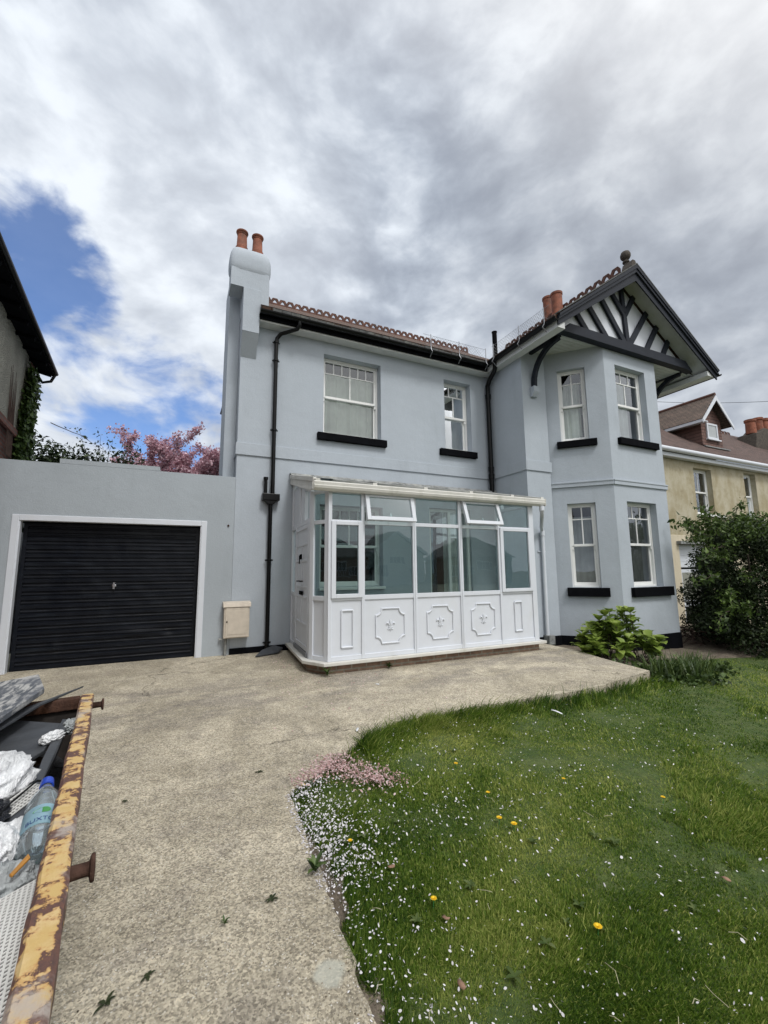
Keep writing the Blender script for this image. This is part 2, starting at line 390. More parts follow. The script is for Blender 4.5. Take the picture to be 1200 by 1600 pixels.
def leafmat(name, c0, c1, c2, rough=.5, trans=.25, spec=.4):
    # colour runs with a per-leaf random value
    mt, n, b = mat(name)
    a = n.node('ShaderNodeAttribute', attribute_name='vcol')
    r = n.node('ShaderNodeValToRGB'); e = r.color_ramp.elements
    e[0].color = (*c0,1); e[1].color = (*c2,1); x = e.new(.5); x.color = (*c1,1)
    n.l.new(a.outputs['Fac'], r.inputs[0])
    n.l.new(r.outputs[0], b.inputs['Base Color']); b.inputs['Roughness'].default_value = rough; b.inputs['Specular IOR Level'].default_value = spec
    if trans:
        out = mt.node_tree.nodes['Material Output']; tl = n.node('ShaderNodeBsdfTranslucent'); n.l.new(r.outputs[0], tl.inputs[0])
        mx = n.node('ShaderNodeMixShader'); mx.inputs[0].default_value = trans
        n.l.new(b.outputs[0], mx.inputs[1]); n.l.new(tl.outputs[0], mx.inputs[2]); n.l.new(mx.outputs[0], out.inputs[0])
    return mt
M['grass'] = leafmat('grass_blades', (.026,.066,.007), (.115,.195,.020), (.40,.43,.12), .5, .42, .15)
M['petal'] = leafmat('cherry_petals', (.52,.49,.52), (.70,.69,.72), (.82,.81,.84), .6, .2, .2)
M['petal_pink'] = leafmat('fallen_pink_petals', (.34,.20,.18), (.56,.38,.38), (.70,.56,.57), .6, .2, .2)
M['blossom'] = leafmat('cherry_blossom', (.33,.16,.19), (.56,.34,.40), (.82,.64,.70), .6, .3, .2)
M['bush'] = leafmat('bush_leaves', (.011,.020,.007), (.026,.045,.013), (.075,.115,.028), .5, .2, .3)
M['bush_light'] = leafmat('young_leaves', (.03,.055,.014), (.06,.10,.022), (.11,.17,.035), .45, .25, .3)
M['hedge'] = leafmat('dark_shrub_leaves', (.010,.020,.008), (.02,.035,.012), (.05,.075,.025), .5, .1, .3)
M['ivy'] = leafmat('ivy_leaves', (.02,.04,.010), (.045,.08,.018), (.10,.15,.04), .5, .15, .4)
M['hydr'] = leafmat('hydrangea_leaves', (.08,.13,.022), (.16,.24,.04), (.28,.36,.08), .42, .3, .4)
M['iris'] = leafmat('iris_blades', (.03,.06,.015), (.06,.10,.025), (.12,.17,.05), .45, .25, .4)
M['turfweed0'] = leafmat('drive_weed', (.025,.035,.015), (.045,.055,.022), (.08,.095,.04), .6, .1, .2)
M['bark'] = simple('bark', (.06,.045,.035), .9, .4, 14, 40, .7, .01)
M['twig'] = simple('dead_twigs', (.07,.042,.033), .9, .5, 12, 40, .3, .004)
M['rust'] = simple('rusted_steel', (.060,.034,.026), .95, .6, 26, 70, .9, .005, dirt=(.17,.07,.03), dirt_amt=.6, spec=.15)
def skip_paint():
    mt, n, b = mat('chipped_yellow_paint'); o = n.obj()
    a = n.noise(o, 19, 9, .66, .3); a2 = n.noise(o, 75, 6, .7); c = n.math('ADD', n.math('ADD', n.math('MULTIPLY', a, .9), .05), n.math('MULTIPLY', a2, .30))
    yl = n.math('ADD', n.vmath('DOT_PRODUCT', o, (-.9926,-.1210,0)).outputs['Value'], (-.9+.362)*-.9926+(1.6-2.695)*-.1210)
    eg = n.math('ABSOLUTE', n.math('SUBTRACT', yl, .027)); c = n.math('ADD', c, n.math('MULTIPLY', n.mr(eg, .017, .028, 0, .11, True), n.mr(yl, .058, .062, 1, 0)))
    gr = n.noise(o, 3.2, 4, .5)
    s = n.node('ShaderNodeSeparateXYZ'); n.l.new(o, s.inputs[0])
    yellow = n.mix(n.mr(n.noise(o, 30, 5), .4, .7), (.55,.385,.15), (.62,.47,.24))
    rustc = n.mix(n.mr(a2, .4, .65), (.085,.048,.043), (.15,.07,.05))
    m_ = n.mr(c, .665, .69, 0, 1)
    col = n.mix(m_, yellow, rustc)
    halo = n.math('MULTIPLY', n.mr(c, .61, .67, 0, 1, True), n.math('SUBTRACT', 1.0, m_))
    col = n.mix(n.math('MULTIPLY', halo, .5), col, (.45,.17,.05))
    # cement splashes
    cm = n.noise(n.mapping(o, (1,1,1), loc=(3,1,2)), 5, 7, .65)
    col = n.mix(n.mr(cm, .53, .64, 0, .85, True), col, (.42,.37,.33))
    n.set(b.inputs['Base Color'], col); b.inputs['Roughness'].default_value = .62
    bump(n, b, n.math('SUBTRACT', n.math('MULTIPLY', a2, .5), m_), .6, .004)
    return mt
M['skip'] = skip_paint()
M['shaded_plate'] = simple('shaded_steel', (.022,.018,.016), .8, .5, 12, 40, .5, .004, spec=.2)  # rusty plate colour blackened to paint in the shade of the gap beside the rim
M['rubble'] = soil('dark_rubbish', (.012,.013,.016), (.035,.036,.04))
M['slate'] = simple('slate_grey_board', (.045,.05,.058), .6, .35, 7, 40, .4, .004, dirt=(.10,.105,.11), dirt_amt=.5)
def worn_board():
    mt, n, b = mat('worn_grey_board'); o = n.obj()
    g = n.noise(n.mapping(o, (18,3.2,18), (0,0,.12)), 2.4, 8, .68)
    col = n.mix(n.mr(g, .44, .58, 0, 1, True), (.075,.085,.10), (.42,.42,.41))
    g2 = n.noise(o, 5, 5)
    col = n.mix(n.mr(g2, .45, .62, 0, .85, True), col, (.10,.11,.13))
    n.set(b.inputs['Base Color'], col); b.inputs['Roughness'].default_value = .7
    bump(n, b, g, .4, .004); return mt
M['worn_board'] = worn_board()
def bagmat(name, c, rough=.35, trans=.1):
    mt, n, b = mat(name); o = n.obj()
    k = n.vmath('SCALE', c); n.set(k.inputs['Scale'], n.mr(n.noise(o, 12, 5), .3, .7, .85, 1.12))
    n.set(b.inputs['Base Color'], k.outputs[0]); b.inputs['Roughness'].default_value = rough
    v = n.noise(n.mapping(o, (2.4,.7,1), (0,0,.5)), 22, 5, .6, 1.4)
    vr = n.math('ABSOLUTE', n.math('SUBTRACT', v, .5))
    bump(n, b, vr, .8, .03); return mt
M['bag_white'] = bagmat('white_bag_plastic', (.84,.86,.88), .4)
M['bag_grey'] = bagmat('pale_grey_sheet', (.42,.45,.46), .45)
M['bag_black'] = bagmat('black_bag_plastic', (.012,.014,.02), .25)
M['amber'] = simple('amber_plastic', (.42,.20,.04), .35, .15, 20, 40, .1, .002)
M['mesh_w'] = simple('white_mesh_plastic', (.62,.62,.6), .5, .06, 8, 40, .05, .002)
M['yellow'] = simple('dandelion_yellow', (.80,.52,.01), .6, .1, 90, 40, .0)
M['deadleaf'] = simple('dead_leaf', (.25,.15,.10), .8, .25, 60, 40, .2, .002)
M['paper'] = simple('white_paper', (.72,.74,.78), .6, .1, 30, 60, .2, .002)
M['boxcream'] = simple('stained_meter_box', (.56,.50,.42), .6, .1, 9, 40, .2, .002, dirt=(.30,.21,.16), dirt_amt=.95)
M['chrome'] = simple('chrome', (.6,.6,.62), .2, .1, 8, 30, 0, metal=1)
def bottle_plastic():
    mt = glass('clear_bottle_plastic', (.80,.88,.90), 1.45, 2.0); return mt
M['bottle'] = bottle_plastic()
_t = M['bottle'].node_tree; _df = _t.nodes.new('ShaderNodeBsdfDiffuse'); _df.inputs[0].default_value = (.5,.56,.58,1); _mx = _t.nodes.new('ShaderNodeMixShader'); _mx.inputs[0].default_value = .22; _o = [q for q in _t.nodes if q.type == 'OUTPUT_MATERIAL'][0]; _src = _o.inputs[0].links[0].from_socket; _t.links.new(_src, _mx.inputs[1]); _t.links.new(_df.outputs[0], _mx.inputs[2]); _t.links.new(_mx.outputs[0], _o.inputs[0])
M['cap_blue'] = simple('blue_cap', (.02,.06,.40), .35, .1, 20, 40, 0)
M['label_blue'] = simple('bottle_label', (.20,.33,.40), .4, .15, 25, 40, 0, dirt=(.05,.22,.09), dirt_amt=.5)
M['ink'] = simple('navy_ink', (.01,.03,.16), .4, .05, 20, 40, 0)
M['leafgreen'] = simple('printed_green', (.05,.22,.06), .4, .2, 20, 40, 0)

# ------------------------------------------------------------------ ground
def Sz(x, y): return -.02*(7.7-y)
def fall(x): return .022*max(0, min(x,6)-.7)+.055*max(0, min(x,9.5)-6)
def Lz(x, y): return Sz(x, y)-.025-fall(x)
g = MB(); g.quad((-300,-300,-.75),(300,-300,-.75),(300,400,-.75),(-300,400,-.75))
setp(g.build('ground', M['earth']), kind='structure')
slab_pts = [(6.228,6.60),(6.257,5.523),(6.125,4.92),(6.015,4.072),(5.043,3.891),(4.29,3.828),(3.366,3.877),(2.701,3.895),(2.155,3.869),(1.94,3.859),(1.561,3.669),(1.364,3.544),(1.128,3.337),(.869,3.119),(.735,3.018),(.705,2.79),(.70,2.584),(.692,2.252),(.685,2.033),(.69,1.881),(.675,1.671),(.66,1.503),(.64,1.2),(.60,.5),(.55,-3),(-6,-3),(-6,7.85),(6.0,7.85),(6.4,7.85),(6.4,6.6)]
_s = []
for i_, (p_, q_) in enumerate(zip(slab_pts, slab_pts[1:]+slab_pts[:1])):
    L_ = math.hypot(q_[0]-p_[0], q_[1]-p_[1]); k_ = max(1, int(L_/.05)) if 4 <= i_ <= 23 else 1
    for j_ in range(k_):
        t_ = j_/k_; x_, y_ = p_[0]+(q_[0]-p_[0])*t_, p_[1]+(q_[1]-p_[1])*t_
        if k_ > 1: w_ = .028*noise.noise(Vector((x_*5,y_*5,0)))+.016*noise.noise(Vector((x_*19,y_*19,3))); x_ += w_; y_ -= w_
        _s.append((x_, y_))
slab_pts0 = slab_pts; slab_pts = _s
sp = MB(); sp.prism([(x,y,Sz(x,y)-.3) for x,y in slab_pts], (0,0,.3))
setp(sp.build('driveway', M['concrete']), kind='structure')
# lawn sheet
xs = np.linspace(-.5, 16, 67); ys = np.linspace(-4, 7.0, 45)
v = []; fcs = []
for yv in ys:
    for xv in xs:
        v.append((xv, yv, Lz(xv, yv)+.012*noise.noise(Vector((xv*1.7, yv*1.7, 0)))))
nx = len(xs)
for j in range(len(ys)-1):
    for i in range(nx-1): fcs.append((j*nx+i, j*nx+i+1, (j+1)*nx+i+1, (j+1)*nx+i))
lm = MB(); lm.add(v, fcs, True); setp(lm.build('lawn', M['lawn']), kind='structure')
# bare soil bed at the foot of the bay and along the boundary
def soil_sheet(name, pts, dz):
    b = MB(); c = (sum(p[0] for p in pts)/len(pts), sum(p[1] for p in pts)/len(pts))
    rings = 7; n = len(pts); vs = []; fs = []
    for k in range(rings+1):
        for p in pts:
            x = c[0]+(p[0]-c[0])*k/rings; y = c[1]+(p[1]-c[1])*k/rings
            hgt = dz*(1-(k/rings)**3)+.02*noise.noise(Vector((x*4,y*4,3)))*(1 if k < rings else 0)
            vs.append((x, y, Lz(x,y)+hgt-(.02 if k == rings else 0)))
    for k in range(rings):
        for i in range(n): fs.append((k*n+i, k*n+(i+1)%n, (k+1)*n+(i+1)%n, (k+1)*n+i))
    b.add(vs, fs, True); return setp(b.build(name, M['soil']), kind='structure')
soil_sheet('soil_bed', [(6.15,6.9),(6.3,5.4),(6.2,4.5),(6.9,4.35),(8.0,4.9),(9.5,4.9),(10.3,4.7),(12.0,5.2),(14.2,6.5),(14.2,8.2),(11,8.2),(9.0,7.5)], .05)
soil_sheet('soil_edge', [(.66,1.2),(.72,1.2),(.77,1.7),(.76,2.1),(.84,2.26),(.85,2.4),(.76,2.52),(.74,2.8),(.69,2.8),(.67,2.3),(.66,1.9),(.65,1.5)], .014)
soil_sheet('soil_patch', [(6.3,2.2),(7.4,2.35),(8.3,2.9),(8.4,3.4),(7.6,3.3),(6.6,2.8)], .03)

# ------------------------------------------------------------------ house
F = 7.726; WY = 6.624; BY = 5.798
H = thing('detached_house', (3.5, F, 0), 'pale grey rendered two storey house with black window ledges and a timbered gable', 'house')
def wall_panel(mb, x0, x1, z0, z1, holes, depth=.20):
    xs = sorted({x0, x1, *[h[0] for h in holes], *[h[1] for h in holes]})
    zs = sorted({z0, z1, *[h[2] for h in holes], *[h[3] for h in holes]})
    for a, b in zip(xs[:-1], xs[1:]):
        for c, d_ in zip(zs[:-1], zs[1:]):
            if any(h[0] <= a and b <= h[1] and h[2] <= c and d_ <= h[3] for h in holes): continue
            mb.quad((a,0,c),(b,0,c),(b,0,d_),(a,0,d_))
    for h in holes:
        a, b, c, d_ = h
        mb.quad((a,0,c),(a,depth,c),(a,depth,d_),(a,0,d_)); mb.quad((b,0,c),(b,0,d_),(b,depth,d_),(b,depth,c))
        mb.quad((a,0,d_),(a,depth,d_),(b,depth,d_),(b,0,d_)); mb.quad((a,0,c),(b,0,c),(b,depth,c),(a,depth,c))
def frame(p, q):     # local frame: x along p->q, y into the wall (left of outward), z up
    p = Vector((p[0],p[1],0)); q = Vector((q[0],q[1],0)); u = (q-p).normalized(); nn = Vector((-u.y, u.x, 0))
    m_ = Matrix.Identity(4)
    for i in range(3): m_[i][0] = u[i]; m_[i][1] = nn[i]; m_[i][3] = p[i]
    return m_
XF_main = frame((0,F),(1,F)); XF_bayL = frame((7.12,6.70),(7.959,5.798)); XF_bayF = frame((0,BY),(1,BY))
XF_side = frame((6.432,F),(6.432,WY)); 
PL = .0
W1 = (2.377,3.611,3.99,5.62); W2 = (5.18,5.90,3.99,5.62); W5 = (2.33,3.63,1.05,2.60); W8 = (4.72,5.78,.35,2.66)
W3 = (.30,.855,4.06,5.68); W7 = (.33,.87,.97,2.71); W4 = (8.30,9.29,4.08,5.73); W6 = (8.32,9.27,.965,2.73)
wm = MB(XF_main); wall_panel(wm, .809, 6.432, -.4, 6.0, [W1,W2,W5,W8])
wm.xf = XF_bayL; wall_panel(wm, 0, 1.2319, -.6, 6.1, [W3,W7])
wm.xf = XF_bayF; wall_panel(wm, 7.959, 9.679, -.6, 6.12, [W4,W6])
wm.xf = None
wm.quad((6.432,WY,-.5),(6.432,F,-.5),(6.432,F,6.0),(6.432,WY,6.0))
wm.quad((6.432,WY,-.5),(7.10,WY,-.5),(7.10,WY,6.1),(6.432,WY,6.1)); wm.quad((7.10,WY,-.5),(7.10,6.72,-.5),(7.10,6.72,6.1),(7.10,WY,6.1))
wm.quad((9.679,BY,-.6),(10.42,6.60,-.6),(10.42,6.60,6.12),(9.679,BY,6.12)); wm.quad((10.42,6.60,-.6),(10.86,6.60,-.6),(10.86,6.60,6.1),(10.42,6.60,6.1))
wm.quad((10.86,6.60,-.6),(10.86,13.3,-.6),(10.86,13.3,6.1),(10.86,6.60,6.1))
wm.poly([(.809,F,-.4),(.809,11.8,-.4),(.809,11.8,7.3),(.809,10.5,8.17),(.809,F,6.12)])
wm.prism([(.812,F+.02,6.0),(.812,10.5,8.0),(.812,10.5,8.22),(.812,F+.02,6.20)], (.29,0,0))
wm.quad((.809,11.8,-.4),(.809,11.8,7.3),(1.4,13.3,6.1),(1.4,13.3,-.4)); wm.quad((1.4,13.3,-.4),(10.86,13.3,-.4),(10.86,13.3,6.1),(1.4,13.3,6.1))
wm.box(.61,.805,8.02,8.86,-.4,6.95); wm.box(.805,1.15,7.95,8.86,6.3,6.95)
wm.build('wall', M['render'], H)
# pediment boarding
GX = 8.69; RS = .72
wm = MB(); wm.prism([(6.5,5.80,6.10),(10.95,5.80,6.10),(GX,5.80,7.72)], (0,.06,0)); wm.build('gable_boarding', M['white'], H)
# floors/ceilings to keep the inside dark
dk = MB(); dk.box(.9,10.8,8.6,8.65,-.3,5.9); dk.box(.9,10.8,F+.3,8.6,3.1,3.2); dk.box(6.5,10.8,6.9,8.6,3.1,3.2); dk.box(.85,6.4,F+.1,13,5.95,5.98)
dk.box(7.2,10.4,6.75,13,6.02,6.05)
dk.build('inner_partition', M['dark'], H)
# string course
bc = MB(); bc.box(.785,6.43,F-.025,F-.002,3.40,3.62); bc.box(.785,.807,F,11.0,3.40,3.62)
bc.box(6.405,6.430,WY-.025,F-.03,3.40,3.62); bc.box(6.432,7.13,WY-.025,WY-.002,3.40,3.62)
bc.xf = XF_bayL; bc.box(.02,1.235,-.03,-.002,3.06,3.17); bc.box(.02,1.24,-.042,-.032,3.14,3.17)
bc.xf = XF_bayF; bc.box(7.955,9.70,-.03,-.002,3.06,3.17); bc.box(7.952,9.705,-.042,-.032,3.14,3.17)
bc.xf = None; bc.prism([(9.70,BY-.02,3.06),(10.5,6.57,3.06),(10.47,6.6,3.06),(9.68,BY,3.06)], (0,0,.11))
bc.build('string_course', M['render'], H, bevel=.006)
# black plinth
pb = MB(); pb.box(.80,6.40,F-.02,F-.003,-.3,.10)
pb.box(6.41,6.429,WY-.02,F-.03,-.4,.03); pb.box(6.432,7.115,WY-.02,WY-.003,-.5,.01)
pb.xf = XF_bayL; pb.box(-.02,1.24,-.02,-.003,-.6,0.0); pb.xf = XF_bayF; pb.box(7.95,9.69,-.02,-.003,-.6,0.0)
pb.xf = None; pb.prism([(9.69,BY-.02,-.6),(10.45,6.58,-.6),(10.43,6.6,-.6),(9.68,BY,-.6)], (0,0,.6))
pb.build('plinth', M['black'], H, bevel=.004)

def sash_window(xf, hole, top=6, cols=2, rec=.165, parent=H, sill=True, sx=(.1,.1), curtain='curtain_w', cur=(0,1), meet=.49, toph=.2, tops=None, fmat='sash', sillmat='black', sillh=.145, horns=True, gm='glass', lowbar=False):
    x0, x1, z0, z1 = hole
    f = MB(xf); fw_ = .045; ya, yb = rec, rec+.10
    # box frame
    f.box(x0+.002,x0+fw_,ya,yb,z0+.002,z1-.002); f.box(x1-fw_,x1-.002,ya,yb,z0+.002,z1-.002)
    f.box(x0+fw_,x1-fw_,ya,yb,z1-fw_,z1-.002); f.box(x0+fw_,x1-fw_,ya-.012,yb,z0+.002,z0+fw_*.9)
    a, b, c, d_ = x0+fw_, x1-fw_, z0+fw_*.9, z1-fw_; zm = c+(d_-c)*meet
    st = .04
    # upper sash (outer)
    yo, yi = ya+.012, ya+.045
    f.box(a,a+st,yo,yi,zm,d_); f.box(b-st,b,yo,yi,zm,d_); f.box(a+st,b-st,yo,yi,d_-st*.8,d_); f.box(a+st,b-st,yo-.006,yi,zm-.01,zm+st)
    zt = zm+st+(d_-st-zm-st)*(1-toph*1.6)
    gb = .022
    f.box(a+st,b-st,yo+.004,yi-.004,zt-gb/2,zt+gb/2)
    ww = b-a-2*st
    for fr in (tops if tops else [i/top for i in range(1,top)]): f.box(a+st+ww*fr-gb/2,a+st+ww*fr+gb/2,yo+.006,yi-.006,zt,d_-st*.8)
    for i in range(1,cols): f.box(a+st+ww*i/cols-gb/2,a+st+ww*i/cols+gb/2,yo+.006,yi-.006,zm+st,zt)
    # lower sash (inner)
    yo2, yi2 = ya+.05, ya+.085
    f.box(a,a+st,yo2,yi2,c,zm); f.box(b-st,b,yo2,yi2,c,zm); f.box(a+st,b-st,yo2,yi2,c,c+st*1.5); f.box(a+st,b-st,yo2,yi2,zm-st*.2,zm+st*.8)
    if lowbar: f.box((a+b)/2-gb/2,(a+b)/2+gb/2,yo2+.004,yi2-.004,c+st,zm)
    if horns:
        for xh in (a, b-.03): f.box(xh,xh+.03,yo,yi,zm-.075,zm-.012)
    w = f.build('window', M[fmat], parent, bevel=.003)
    p = MB(xf); ym = ya+.03; p.quad((a+st*.5,ym,zm+st*.5),(b-st*.5,ym,zm+st*.5),(b-st*.5,ym,d_-st*.4),(a+st*.5,ym,d_-st*.4))
    ym = ya+.068; p.quad((a+st*.5,ym,c+st*.5),(b-st*.5,ym,c+st*.5),(b-st*.5,ym,zm),(a+st*.5,ym,zm))
    p.build('window_pane', M[gm], w)
    if sill:
        s_ = MB(xf); s_.box(x0-sx[0],x1+sx[1],-.08,rec-.015,z0-sillh,z0-.003); s_.build('window_sill', M[sillmat], w, bevel=.006)
    if curtain:
        cu = MB(xf); n = 90; ca, cb = x0+(x1-x0)*cur[0], x0+(x1-x0)*cur[1]
        rows = [c-.05, c+(d_-c)*.5, (zt+.07 if toph > 0 else d_+.05)]; vs = []; ph = random.random()*6
        for r_i, zz_ in enumerate(rows):
            for i in range(n+1):
                t_ = i/n; x_ = ca+(cb-ca)*t_
                y_ = rec+.17+.030*math.sin(t_*(cb-ca)*24+ph+1.9*math.sin(t_*6+r_i*.35))+.010*math.sin(t_*(cb-ca)*55+ph*2+r_i*.9)+(.05*math.exp(-((t_-.48)/.045)**2) if curtain == 'curtain_w' else 0)
                vs.append((x_, y_, zz_))
        fs = [(r_*(n+1)+i, r_*(n+1)+i+1, (r_+1)*(n+1)+i+1, (r_+1)*(n+1)+i) for r_ in range(2) for i in range(n)]
        cu.add(vs, fs, True); cu.build('curtain', M[curtain], w)
    return w
sash_window(XF_main, W1, 6, 2, sx=(.125,.10), curtain='curtain_w', cur=(0,1))
w2 = sash_window(XF_main, W2, 3, 2, sx=(.165,.09), tops=(.3,.72), curtain='curtain_grey')
sash_window(XF_bayL, W3, 2, 2, rec=.10, sx=(.09,.135), curtain='curtain_w', cur=(0,.8))
sash_window(XF_bayF, W4, 3, 2, rec=.14, sx=(.10,.18), tops=(.36,.68), curtain='curtain', cur=(0,.72))
w6 = sash_window(XF_bayF, W6, 3, 2, rec=.14, sx=(.10,.22), tops=(.36,.68), curtain='curtain_grey', cur=(.3,1), sillh=.19)
cu = MB(XF_bayF); n = 24; vs = [(8.36+.26*i/n, .26+.02*math.sin(i*1.3), z) for z in (.95,2.75) for i in range(n+1)]
cu.add(vs, [(i,i+1,n+2+i,n+1+i) for i in range(n)], True); cu.build('curtain', M['curtain_red'], w6)['label'] = 'dark red curtain'
sash_window(XF_bayL, W7, 2, 2, rec=.10, sx=(.10,.14), curtain='curtain_grey', sillh=.18)
sash_window(XF_main, W5, 6, 2, sx=(.02,.02), curtain=None, sillmat='sash', sillh=.05)
# french window inside the porch
fx0, fx1, fz0, fz1 = W8
fm = MB(XF_main)
for a in (fx0+.002, fx1-.06, (fx0+fx1)/2-.03): fm.box(a,a+.058,.06,.12,fz0,fz1-.002)
fm.box(fx0+.06,(fx0+fx1)/2-.03,.062,.118,fz1-.07,fz1-.002); fm.box((fx0+fx1)/2+.028,fx1-.06,.062,.118,fz1-.07,fz1-.002)
fm.box(fx0+.06,(fx0+fx1)/2-.03,.062,.118,fz0,fz0+.08); fm.box((fx0+fx1)/2+.028,fx1-.06,.062,.118,fz0,fz0+.08)
fwn = fm.build('window', M['sash'], H); p = MB(XF_main); p.quad((fx0+.03,.09,fz0+.04),(fx1-.03,.09,fz0+.04),(fx1-.03,.09,fz1-.03),(fx0+.03,.09,fz1-.03)); p.build('window_pane', M['glass'], fwn)
cu = MB(XF_main); n = 40; vs = [(fx0+.45+.6*i/n, .2+.02*math.sin(i*.9), z) for z in (.3,2.7) for i in range(n+1)]
cu.add(vs, [(i,i+1,n+2+i,n+1+i) for i in range(n)], True); cu.build('curtain', M['curtain'], fwn)

# roofs
rf = MB()
def slope(mb, pts, th=.09):
    ps = [Vector(p) for p in pts]; nn = (ps[1]-ps[0]).cross(ps[2]-ps[0]).normalized()
    if nn.z < 0: nn = -nn
    mb.prism([p for p in ps], nn*th)
slope(rf, [(1.105,7.40,6.02),(8.0,7.40,6.02),(8.0,10.5,8.1),(1.105,10.5,8.1)]); slope(rf, [(1.6,13.6,6.02),(9,13.6,6.02),(9,10.52,8.08),(1.105,10.52,8.08),(1.105,12.0,7.1)])
rf.build('main_roof', M['tile_old'], H)
rf = MB(); slope(rf, [(6.20,5.42,6.05),(6.20,13.3,6.05),(GX-.003,13.3,6.05+RS*(GX-6.203)),(GX-.003,5.42,6.05+RS*(GX-6.203))], .07)
slope(rf, [(11.40,5.42,6.05-.10),(11.40,13.3,6.05-.10),(GX+.003,13.3,6.05+RS*(GX-6.203)),(GX+.003,5.42,6.05+RS*(GX-6.203))], .07)
rf.build('wing_roof', M['tile_old'], H)
rs = MB(); apz = 6.05+RS*(GX-6.2)
# raking soffits under the wing verge
rs.quad((6.30,5.43,6.09),(6.30,5.795,6.09),(GX,5.795,apz-.03),(GX,5.43,apz-.03)); rs.quad((11.30,5.43,5.97),(11.30,5.795,5.97),(GX,5.795,apz-.03),(GX,5.43,apz-.03))
rs.build('raking_soffit', M['soffit'], H)
# bargeboards in two tiers
bb = MB()
def barge(x0, z0, side):
    for (y0, y1, o0, o1) in ((5.40,5.425,.045,.37),(5.365,5.398,.015,.185),(5.345,5.363,.015,.10)):
        a = (x0, y0, z0+.09-o0); b = (GX, y0, apz+.09-o0); c = (GX, y0, apz+.09-o1); dd_ = (x0, y0, z0+.09-max(o1*.62,.06))
        bb.prism([a,b,c,dd_], (0,y1-y0,0))
barge(6.235, 6.05, 1); barge(11.42, 5.94, -1)
bb.build('bargeboard', M['charcoal'], H)
# wing tile verge strip
ve = MB(); ve.prism([(6.2,5.34,6.128),(GX,5.34,apz+.078),(GX,5.34,apz+.108),(6.2,5.34,6.155)], (0,.3,0)); ve.prism([(11.45,5.34,6.0),(GX,5.34,apz+.078),(GX,5.34,apz+.108),(11.45,5.34,6.03)], (0,.3,0))
ve.build('verge_tiles', M['slate_edge'], H)
# tie beam and struts
tb = MB(); tb.prism([(6.62,5.64,6.03),(10.62,5.64,6.03),(10.92,5.64,6.0),(10.66,5.64,6.235),(6.84,5.64,6.235)], (0,.155,0)); tb.build('tie_beam', M['charcoal'], H, bevel=.004)
stt = MB(); up_ = (0,-1,0)
def rk(x): return apz-.03-RS*abs(x-GX)
def strut(xb, zb, xt, w=.115):
    zt = rk(xt) if xt != GX else apz-.1
    stt.bar((xb,5.765,zb),(xt,5.765,zt), w, .05, (0,1,0))
strut(GX+.08,6.22,GX)
for sgn in (-1,1):
    stt.bar((GX+.05+sgn*.02,5.763,6.98),(GX+sgn*.42,5.763,rk(GX+sgn*.42)), .11, .05, (0,1,0))
    stt.bar((GX+.05+sgn*.05,5.761,6.24),(GX+.05+sgn*.80,5.761,rk(GX+sgn*.80)), .12, .05, (0,1,0))
    stt.bar((GX+.05+sgn*.62,5.763,6.22),(GX+.0+sgn*1.18,5.763,rk(GX+sgn*1.18)), .12, .05, (0,1,0))
    stt.bar((GX+.05+sgn*1.22,5.763,6.22),(GX+.0+sgn*1.56,5.763,rk(GX+sgn*1.56)), .12, .05, (0,1,0))
stt.build('gable_struts', M['charcoal'], H)
# horizontal soffits beside the bay, grooved boards
sf = MB()
for k in range(11):
    y0 = 5.80+k*.098
    sf.box(6.30,8.3,y0,y0+.088,6.095,6.115); sf.box(9.3,11.3,y0,y0+.088,6.03,6.05)
sf.box(6.45,10.8,5.84,7.2,6.118,6.125)
sf.box(9.7,11.3,6.66,9,6.03,6.05)
sf.build('soffit_boards', M['soffit'], H)
# boxed eaves
for bx_ in ((1.09,6.30,7.50,7.724,5.87,5.985),(6.235,6.43,5.42,7.72,5.885,6.04),(11.1,11.36,5.43,9,5.86,5.98)):
    be = MB(); be.box(*bx_); be.build('eaves_box', M['soffit'], H, bevel=.006)
ff = MB(); ff.box(1.09,6.22,7.462,7.497,5.90,6.03)
ff.build('fascia', M['black'], H)
# gutters (half round)
gt = MB()
def gutter(p, q, r=.062):
    p, q = Vector(p), Vector(q); dd_ = (q-p).normalized(); sd = dd_.cross(Vector((0,0,1))); n_ = 10; vs = []
    for P_ in (p, q):
        for k in range(n_+1):
            an = PI+PI*k/n_; vs.append(P_+sd*math.cos(an)*r+Vector((0,0,math.sin(an)*r)))
        for k in range(n_+1):
            an = 2*PI-PI*k/n_; vs.append(P_+sd*math.cos(an)*(r-.006)+Vector((0,0,math.sin(an)*(r-.006))))
    m_ = 2*(n_+1)
    gt.add(vs, [(k,(k+1)%m_,m_+(k+1)%m_,m_+k) for k in range(m_)]+[tuple(range(m_)), tuple(range(m_,2*m_))], True)
gutter((6.17,7.34,6.03),(6.17,5.36,6.05)); gt.build('gutter', M['blackgloss'], H); gt = MB(); gutter((11.50,5.36,5.96),(11.50,9,5.96)); gt.build('gutter', M['blackgloss'], H); gt = MB(); gutter((1.08,7.395,6.02),(6.20,7.395,6.02))
for x in np.arange(1.3,6.2,.72): gt.box(x,x+.03,7.44,7.47,5.95,6.03)
gt.build('gutter', M['blackgloss'], H)
te = MB()
for x in np.arange(1.30,6.15,.168):
    te.box(x,x+.16,7.36+random.uniform(-.008,.008),7.60,6.035+random.uniform(-.004,.004),6.085)
te.build('eaves_tiles', M['slate_edge'], H)
